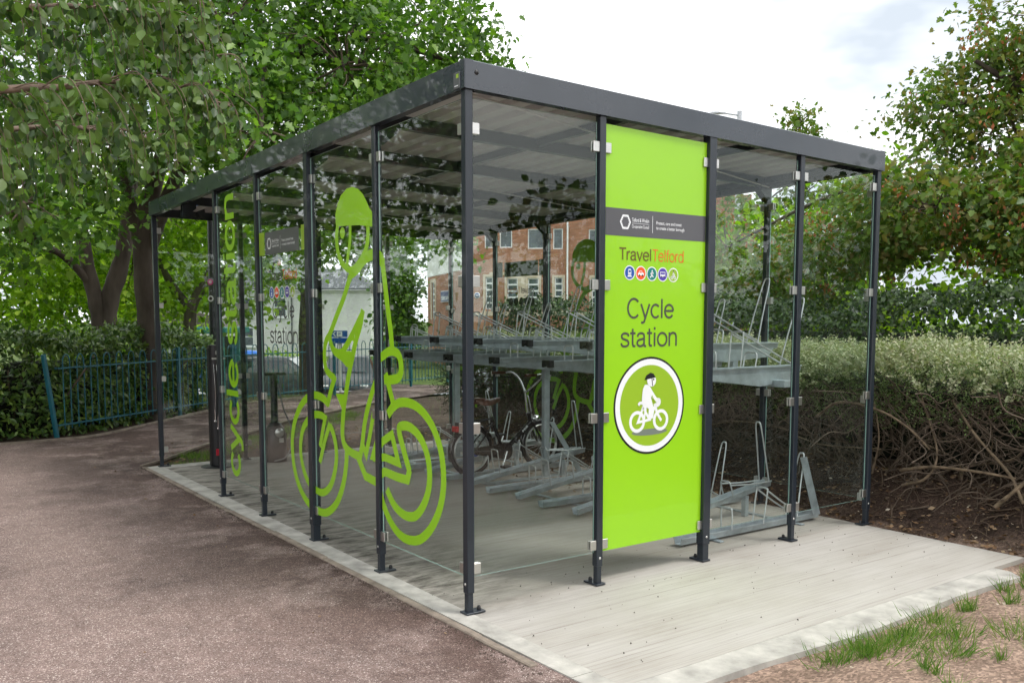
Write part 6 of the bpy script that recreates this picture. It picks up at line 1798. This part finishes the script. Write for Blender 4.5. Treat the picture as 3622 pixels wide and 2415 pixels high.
# left wing: brick below, white render above, turned away
wing = bpy.data.objects.new('wing', None)
e_ = Vector((B_.x - A_.x, B_.y - A_.y, 0)); Lw = e_.length; e_.normalize()
inv = Matrix.Rotation(-math.atan2(D_.y - B_.y, D_.x - B_.x), 4, 'Z')
la_ = inv @ (Vector((A_.x - B_.x, A_.y - B_.y, 0))); le = inv @ e_; ln2 = Vector((-le.y, le.x, 0))
bpy.data.objects.remove(wing)
def wing_xf(mb):
    mb.v = [tuple(la_ + le * p_[0] + ln2 * p_[1] + Vector((0, 0, p_[2]))) for p_ in mb.v]
    return mb
hw = [(1.05 * 1.5, 1.72 * 1.5, zz(1.6), zz(3.17))]
w = MB(); wall_with_holes(w, 0, Lw, 0, zz(3.45), hw); wing_xf(w).build('wing_wall', M_BRICK, bb)
w = MB(); w.box(-0.03, Lw + 0.02, -0.03, 3.0, zz(3.45), zz(5.9)); w.box(0.02, Lw, 0.5, 3, 0.02, zz(3.45) - 0.01); wing_xf(w).build('render_panel', M_RENDER, bb)
f = MB(); x0, x1, z0, z1 = hw[0]; t = 0.07
for q in ((x0, x0 + t, z0, z1), (x1 - t, x1, z0, z1), (x0 + t, x1 - t, z0, z0 + t), (x0 + t, x1 - t, z1 - t, z1)): f.box(q[0], q[1], 0.05, 0.1, q[2], q[3])
for k in range(1, 6): zc = z0 + (z1 - z0) * k / 6; f.box(x0 + t, x1 - t, 0.055, 0.095, zc - 0.05, zc + 0.05)
f.add([(x0, 0.08, z0), (x1, 0.08, z0), (x1, 0.08, z1), (x0, 0.08, z1)], [(0, 1, 2, 3)], 1)
for q in ((x0 - 0.35, x0 - 0.003, z0 - 0.1, z1 + 0.25), (x1 + 0.003, x1 + 0.35, z0 - 0.1, z1 + 0.25), (x0 - 0.003, x1 + 0.003, z1 + 0.003, z1 + 0.25)): f.box(q[0], q[1], -0.05, 0.045, q[2], q[3], 2)
wing_xf(f).build('window', [M_UPVC, M_WGL, M_STONE], bb)
sg = MB(); sg.box(3.18 * 1.5, 5.1 * 1.5, -0.08, -0.02, zz(2.27), zz(2.73), 0); sg.box(3.2 * 1.5 + .02, 5.08 * 1.5, -0.086, -0.081, zz(2.29), zz(2.71), 1)
put_text(sg, 'citizens advice', (3.3 * 1.5, -0.09, zz(2.36)), (1, 0, 0), (0, 0, 1), 1.7 * 1.5, 0.30, 0, 0.02)
wing_xf(sg).build('name_board', [M_WHITEP, M_NAVY], bb)

# white house beyond
ho = thing('white_house', 'white rendered house with slate roof beyond the street', 'house', (27.0, 63.0, -1.5), -0.62)
w = MB(); w.box(-9.5, 4.2, 0, 9, 0, 5.3); w.box(-9.7, 4.3, -0.12, -0.003, 5.1, 5.3); w.build('wall', M_RENDER, ho)
r = MB(); r.prism([(-9.9, -0.4, 5.31), (4.5, -0.4, 5.31), (2.0, 3.2, 7.0), (-9.9, 3.2, 7.0)], (0, 0, 0.12)); r.prism([(4.5, -0.4, 5.31), (4.5, 9, 5.31), (2.0, 3.2, 7.0)], (0, 0, 0.12)); rf = r.build('roof', M_SLATE, ho)
c = MB(); c.box(-4.6, -3.6, 2.6, 3.4, 6.6, 8.2); c.build('chimney', M_BRICK, rf)
for x_, z_ in ((-8.4, 0.9), (-8.4, 3.2), (-6.0, 0.9), (-6.0, 3.2), (-3.4, 3.2)):
    f = MB(); f.box(x_, x_ + 1.0, -0.05, 0.0, z_, z_ + 1.5, 0); f.box(x_ + 0.08, x_ + 0.92, -0.06, -0.051, z_ + 0.08, z_ + 0.7, 1); f.box(x_ + 0.08, x_ + 0.92, -0.06, -0.051, z_ + 0.78, z_ + 1.42, 1); f.box(x_ - 0.1, x_ + 1.1, -0.12, -0.0, z_ - 0.12, z_ - 0.003, 0)
    f.build('window', [M_UPVC, M_WGL], ho)
dp = MB(); dp.tube([(-2.0, -0.08, 0), (-2.0, -0.08, 5.1)], 0.06, 6); dp.build('downpipe', M_SLATE, ho)
# street shrubs
def bush(name, label, c, r, n, per, size, mat, tmpl=LF_OVATE, core=True):
    t_ = thing(name, label, 'shrub', (c[0], c[1], float(drop(np.array(c[0]), np.array(c[1])))))
    o_ = t_.location
    crown(t_, [((0, 0, r[2] * 0.8), r, n)], tmpl, mat, size, per, 0.22, 'foliage', twigs=False, surf=0.6)
    m_ = MB()
    for k in range(14): a = k * 0.45; m_.tube(wander((0.1 * math.cos(a), 0.1 * math.sin(a), -0.05), (r[0] * 0.6 * math.cos(a), r[1] * 0.6 * math.sin(a), r[2] * 1.1), 0.06), 0.02, 5)
    if core: m_.lathe([(0, 0.0), (r[0] * 0.6, 0.1), (r[0] * 0.65, r[2]), (r[0] * 0.3, r[2] * 1.3), (0, r[2] * 1.35)], (0, 0, 0), 12, 1)
    m_.build('stems', [M_TWIG, M_CORE], t_)
bush('street_shrub', 'rounded bright green shrub below the white house', (10.2, 29.2), (1.5, 1.4, 1.0), 34, 60, 0.13, M_LIMEF)
bush('street_shrub', 'dark green shrub beside the parking sign', (9.0, 24.5), (1.3, 1.2, 0.9), 26, 60, 0.11, M_MAPLE)
bush('street_shrub', 'leafy green hedge shrub in front of the brick building', (15.2, 13.6), (1.6, 2.2, 1.2), 44, 70, 0.10, M_LIMEF)
bush('street_shrub', 'leafy green hedge shrub below the brick building windows', (12.8, 15.8), (1.5, 1.6, 1.05), 34, 70, 0.10, M_LIMEF)
bush('street_shrub', 'tall green shrub right of the brick building, seen through the far panes', (17.5, 9.6), (2.0, 2.2, 1.5), 44, 70, 0.12, M_MAPLE)
for (o, lab, bl) in (((24.0, 44.3, -1.4), 'green tree between the white house and the brick building', [((24.0, 44.3, 1.2), (0.75, 0.75, 1.8), 40), ((24.0, 44.3, 3.8), (0.7, 0.7, 1.4), 30)]),
                     ((10.5, 45.0, -1.4), 'dark green tree in front of the left end of the white house', [((11.5, 45, 3.0), 2.4, 44), ((9.5, 45, 3.6), 2.8, 50), ((10, 45, 6), 2.6, 36), ((7.5, 46, 2.6), 2.8, 44)])):
    t_ = thing('background_tree', lab, 'tree', o)
    trunk(t_, [([(0, 0, -0.2), (0, 0, 2.0), (0, 0, 4.5)], [0.2, 0.16, 0.08])])
    crown(t_, rel(o, bl), LF_OVATE, M_MAPLE, 0.30, 70, 0.5, trunk_top=[(0, 0, 3.0)], limb_r=0.06, twigs=False)

# ------------------------------------------------------------------ parked cars
M_TYRE = simple('car_tyre', (0.02, 0.02, 0.02), 0.8)
M_CARG = simple('car_glass', (0.02, 0.025, 0.03), 0.05, coat=0.5)
M_LENS = simple('car_lens', (0.7, 0.7, 0.68), 0.1, coat=0.5)
def car(label, loc, rz, col, kind='hatch'):
    t_ = thing('parked_car', label, 'car', loc, rz, 'cars parked beyond the railing')
    paint = simple('car_paint', col, 0.4, 0.0, coat=0.3)
    roofz = 1.48 if kind == 'hatch' else 1.68
    S_ = [(-2.05, 0.45, 0.75, 0.76, 0.72, 0.70), (-1.98, 0.28, 0.88, 0.90, 0.82, 0.66), (-1.6, 0.22, 0.95, roofz * 0.83, 0.86, 0.60), (-1.2, 0.22, 0.96, roofz - 0.06, 0.87, 0.60), (-0.4, 0.22, 0.95, roofz, 0.87, 0.62), (0.2, 0.22, 0.93, roofz - 0.04, 0.87, 0.60), (0.85, 0.22, 0.91, 0.97, 0.87, 0.66), (1.5, 0.24, 0.84, 0.86, 0.84, 0.66), (1.95, 0.28, 0.68, 0.70, 0.78, 0.62), (2.08, 0.42, 0.56, 0.58, 0.66, 0.55)]
    b = MB(); vs, fs = [], []
    for x_, zb, zs, zt, hw_, hr in S_:
        for y_, z_ in ((-hw_ * 0.93, zb), (-hw_, (zb + zs) / 2), (-hw_ * 0.97, zs), (-hr, zt), (0, zt + 0.02), (hr, zt), (hw_ * 0.97, zs), (hw_, (zb + zs) / 2), (hw_ * 0.93, zb)): vs.append((x_, y_, z_))
    for i in range(len(S_) - 1):
        for k in range(8): fs.append((i * 9 + k, i * 9 + k + 1, i * 9 + 10 + k, i * 9 + 9 + k))
        fs.append((i * 9, i * 9 + 9, i * 9 + 17, i * 9 + 8))
    fs += [tuple(range(8, -1, -1)), tuple(len(vs) - 9 + q for q in range(9))]
    b.add(vs, fs, 0, True)
    body_ = b.build('body', paint, t_)
    def lerp(i, f_, y_s, up):
        a, c = S_[i], S_[i + 1]
        return None
    for sg_ in (-1, 1):
        g_ = MB()
        def side(x_, f_):
            xs2 = [s[0] for s in S_]
            zs = np.interp(x_, xs2, [s[2] for s in S_]); zt = np.interp(x_, xs2, [s[3] for s in S_]); hw_ = np.interp(x_, xs2, [s[4] for s in S_]) * 0.97; hr = np.interp(x_, xs2, [s[5] for s in S_])
            return (x_, sg_ * (hw_ + (hr - hw_) * f_ + 0.012), zs + (zt - zs) * f_)
        for xa, xb in ((-1.5, -1.2), (-1.16, -0.42), (-0.36, 0.2)):
            g_.add([side(xa, 0.12), side(xb, 0.12), side(xb, 0.86), side(xa, 0.86)], [(0, 1, 2, 3)])
        g_.add([side(0.22, 0.12), side(0.66, 0.12), side(0.3, 0.8)], [(0, 1, 2)])
        g_.build('side_window', M_CARG, t_)
        h_ = MB(); h_.bbox(1.86, 2.0, sg_ * 0.58 - 0.13, sg_ * 0.58 + 0.13, 0.56, 0.70, 0.03); h_.build('headlight', M_LENS, t_)
        h_ = MB(); h_.bbox(-2.06, -1.96, sg_ * 0.66 - 0.09, sg_ * 0.66 + 0.09, 0.68, 0.86, 0.02); h_.build('tail_light', M_REDL, t_)
        for x_ in (-1.28, 1.3):
            w_ = MB(); w_.lathe([(0.0, -0.1), (0.2, -0.105), (0.3, -0.1), (0.315, -0.05), (0.315, 0.06), (0, 0.06)] if sg_ < 0 else [(0.0, 0.1), (0.2, 0.105), (0.3, 0.1), (0.315, 0.05), (0.315, -0.06), (0, -0.06)], (x_, sg_ * 0.80, 0.315), 20, ax='y'); wo_ = w_.build('wheel', M_TYRE, t_)
            r_ = MB(); r_.lathe([(0.0, sg_ * 0.11), (0.10, sg_ * 0.112), (0.20, sg_ * 0.108)], (x_, sg_ * 0.80, 0.315), 10, ax='y'); r_.build('hub_cap', M_ALU, wo_)
        m2 = MB(); m2.bbox(0.5, 0.62, sg_ * 0.98 - 0.09, sg_ * 0.98 + 0.05, 0.95, 1.07, 0.02); m2.build('mirror', paint, t_)
    for x0, x1, z0, z1, i in ((0.26, 0.82, 0, 0, 0), (-1.58, -1.92, 0, 0, 1)):
        g_ = MB()
        xs2 = [s[0] for s in S_]
        pts = []
        for x_, y_ in ((x0, -1), (x0, 1), (x1, 1), (x1, -1)):
            zt = np.interp(x_, xs2, [s[3] for s in S_]); hr = np.interp(x_, xs2, [s[5] for s in S_]) * 0.92
            pts.append((x_ + (0.015 if i == 0 else -0.015), y_ * hr, zt + 0.03))
        g_.add(pts, [(0, 1, 2, 3)]); g_.build('windscreen' if i == 0 else 'rear_window', M_CARG, t_)
    n_ = MB(); n_.bbox(2.07, 2.1, -0.26, 0.26, 0.42, 0.53, 0.003); n_.build('number_plate', M_WHITEP, t_)
    return t_
def cz(x, y): return (x, y, float(drop(np.array(x), np.array(y))) + 0.022)
car('bright blue car beyond the teal railing', cz(9.9, 30.3), math.radians(-25), (0.02, 0.16, 0.62), 'tall')
car('dark grey car seen through the clear council sign pane', cz(8.6, 24.0), math.radians(-35), (0.045, 0.048, 0.05))
car('black car nearest the parking sign', cz(10.2, 22.6), math.radians(-120), (0.012, 0.012, 0.014))
car('silver car behind the dark grey car', cz(11.2, 27.8), math.radians(-30), (0.42, 0.44, 0.45))
car('pale grey car parked in front of the brick building', cz(17.0, 22.0), math.radians(-44), (0.30, 0.31, 0.33))

# ------------------------------------------------------------------ bus shelter, signs, lamps
bs = thing('bus_shelter', 'teal framed bus shelter with curved roof far left', 'bus shelter', (6.0, 25.2, float(drop(np.array(6.0), np.array(25.2)))), -0.75)
for x_ in (-1.3, 1.3):
    for y_ in (-0.6, 0.6):
        p_ = MB(); p_.bbox(x_ - 0.07, x_ + 0.07, y_ - 0.07, y_ + 0.07, 0, 2.2, 0.01); p_.build('post', M_TEALG if 'M_TEALG' in globals() else simple('teal_green', (0.01, 0.14, 0.12), 0.4), bs)
p_ = MB(); p_.bbox(-1.6, 1.6, -0.95, 0.85, 2.2, 2.4, 0.03); p_.build('fascia', simple('teal_green_2', (0.012, 0.16, 0.13), 0.4), bs)
p_ = MB(); n_ = 10
pr = [(1.5 * math.cos(a), 0.0, 2.4 + 0.5 * math.sin(a)) for a in np.linspace(0, math.pi, n_)]
p_.prism([(a, -0.8, c) for a, b_, c in pr], (0, 1.5, 0)); p_.build('roof', simple('bronze_plastic', (0.12, 0.10, 0.085), 0.3), bs)
p_ = MB(); p_.box(-1.2, -0.2, 0.6, 0.62, 0.3, 2.1); p_.build('poster_panel', M_WHITEP, bs)
p_ = MB(); p_.box(0.0, 1.2, 0.6, 0.62, 0.3, 2.1); p_.build('back_panel', M_CARG, bs)

ps = thing('parking_sign', 'blue and white parking direction sign on a pale post', 'sign', (8.3, 19.2, float(drop(np.array(8.3), np.array(19.2)))))
p_ = MB(); p_.tube([(0, 0, 0), (0, 0, 1.86)], 0.045, 10); p_.build('post', simple('post_grey', (0.55, 0.55, 0.53), 0.5), ps)
p_ = MB(); pl2 = MB(); d_ = Vector((0.81, -0.586, 0)); nn = Vector((-0.586, -0.81, 0))
for z0, z1 in ((1.53, 1.68), (1.70, 1.88)):
    p_.obox(nn * 0.06 + Vector((0, 0, (z0 + z1) / 2)), d_ * 0.22, nn * 0.006, Vector((0, 0, (z1 - z0) / 2)), 0)
p_.obox(nn * 0.069 + Vector((0, 0, 1.79)) - d_ * 0.0, d_ * 0.075, nn * 0.002, Vector((0, 0, 0.07)), 1)
put_text(p_, 'P', tuple(nn * 0.073 + Vector((0, 0, 1.745)) - d_ * 0.03), d_, (0, 0, 1), 0.06, 0.09, 0)
ribbon(p_, [(-0.11, 1.85), (-0.17, 1.79), (-0.11, 1.73)], 0.025, lambda u, v: tuple(nn * 0.069 + d_ * u + Vector((0, 0, v))), 1, False)
p_.build('sign_plate', [M_BLUE, M_WHITEP], ps)

M_LAMPG = simple('lamp_grey', (0.48, 0.50, 0.52), 0.4, 0.3)
M_LAMPB = simple('lamp_black', (0.012, 0.014, 0.018), 0.3, coat=0.4)
def lamp_head(mb, c, d, L, mi=0):
    d = Vector(d).normalized(); sd_ = d.cross(Vector((0, 0, 1))); c = Vector(c)
    vs, fs = [], []
    prof = [(0, 0.05, 0.04), (0.15, 0.09, 0.06), (0.45, 0.13, 0.085), (0.75, 0.12, 0.06), (0.95, 0.06, 0.02), (1.0, 0.02, 0.005)]
    for s_, w_, h_ in prof:
        for a, b_ in ((-1, 0), (-0.6, 1), (0.6, 1), (1, 0), (0.8, -0.35), (-0.8, -0.35)): vs.append(c + d * s_ * L + sd_ * a * w_ + Vector((0, 0, b_ * h_)))
    for i in range(len(prof) - 1):
        for k in range(6): fs.append((i * 6 + k, i * 6 + (k + 1) % 6, i * 6 + 6 + (k + 1) % 6, i * 6 + 6 + k))
    fs += [tuple(range(5, -1, -1)), tuple(range(30, 36))]
    mb.add(vs, fs, mi, True)
lx, ly = 2.60, 12.25
l1 = thing('street_lamp', 'black lamp column with stickers and grey head above the far end of the roof', 'street lamp', (lx, ly, 0))
p_ = MB(); p_.tube([(0, 0, -0.05), (0, 0, 1.2), (0, 0, 4.15)], [0.085, 0.08, 0.06], 14); p_.build('column', M_LAMPB, l1)
p_ = MB(); lamp_head(p_, (0.02, -0.02, 4.13), (-0.81, 0.586, 0.05), 0.78); hd_ = p_.build('lamp_head', M_LAMPG, l1)
p_ = MB(); p_.lathe([(0.04, 4.2), (0.04, 4.25), (0.03, 4.3), (0, 4.3)], (-0.1, 0.07, 0), 10); p_.build('photocell', simple('amber_cap', (0.5, 0.38, 0.12), 0.4), hd_)
for z_, c_1, c_2 in ((2.22, (0.6, 0.02, 0.2), (0.8, 0.5, 0.6)), (1.93, (0.75, 0.75, 0.75), (0.03, 0.01, 0.01))):
    p_ = MB(); nn = Vector((-0.72, -0.69, 0))
    for rr, mi, of in ((0.055, 0, 0.083), (0.03, 1, 0.085)):
        sd2 = Vector((0.69, -0.72, 0)); p_.poly([tuple(nn * of + sd2 * rr * math.cos(a) + Vector((0, 0, z_ + rr * math.sin(a)))) for a in np.linspace(0, 2 * math.pi, 20, endpoint=False)], mi)
    p_.build('sticker', [simple('sticker_a', c_1, 0.5), simple('sticker_b', c_2, 0.5)], l1)
l2 = thing('street_lamp', 'slim grey street lamp rising behind the shelter roof', 'street lamp', (23.1, 17.85, -1.3))
p_ = MB(); p_.tube([(0, 0, 0), (0, 0, 10.15)], [0.13, 0.085], 12); p_.tube([(0, 0, 10.0), (-0.45, 0.32, 10.08)], 0.035, 8); p_.build('column', M_LAMPG, l2)
p_ = MB(); lamp_head(p_, (-0.40, 0.30, 10.08), (-0.81, 0.586, -0.02), 0.62); p_.build('lamp_head', M_LAMPG, l2)

# notice frame behind the laurel hedge, at the left edge
nb = thing('notice_board', 'dark framed notice board cut off by the left edge', 'notice board', (-1.55, 9.9, 0))
p_ = MB(); p_.bbox(-0.04, 0.04, -0.04, 0.04, 0, 2.6, 0.004); p_.build('post', M_LAMPB, nb)
p_ = MB(); p_.obox((-0.62, 0.30, 1.82), (0.62, -0.36, 0), (0.012, 0.03, 0), (0, 0, 0.40)); p_.build('board', simple('dark_board', (0.03, 0.026, 0.024), 0.5), nb)
p_ = MB(); p_.obox((-0.56, 0.36, 1.26), (0.64, -0.37, 0), (0.008, 0.022, 0), (0, 0, 0.155)); p_.build('lower_plate', simple('grey_plate', (0.12, 0.14, 0.145), 0.5, var=0.1), nb)
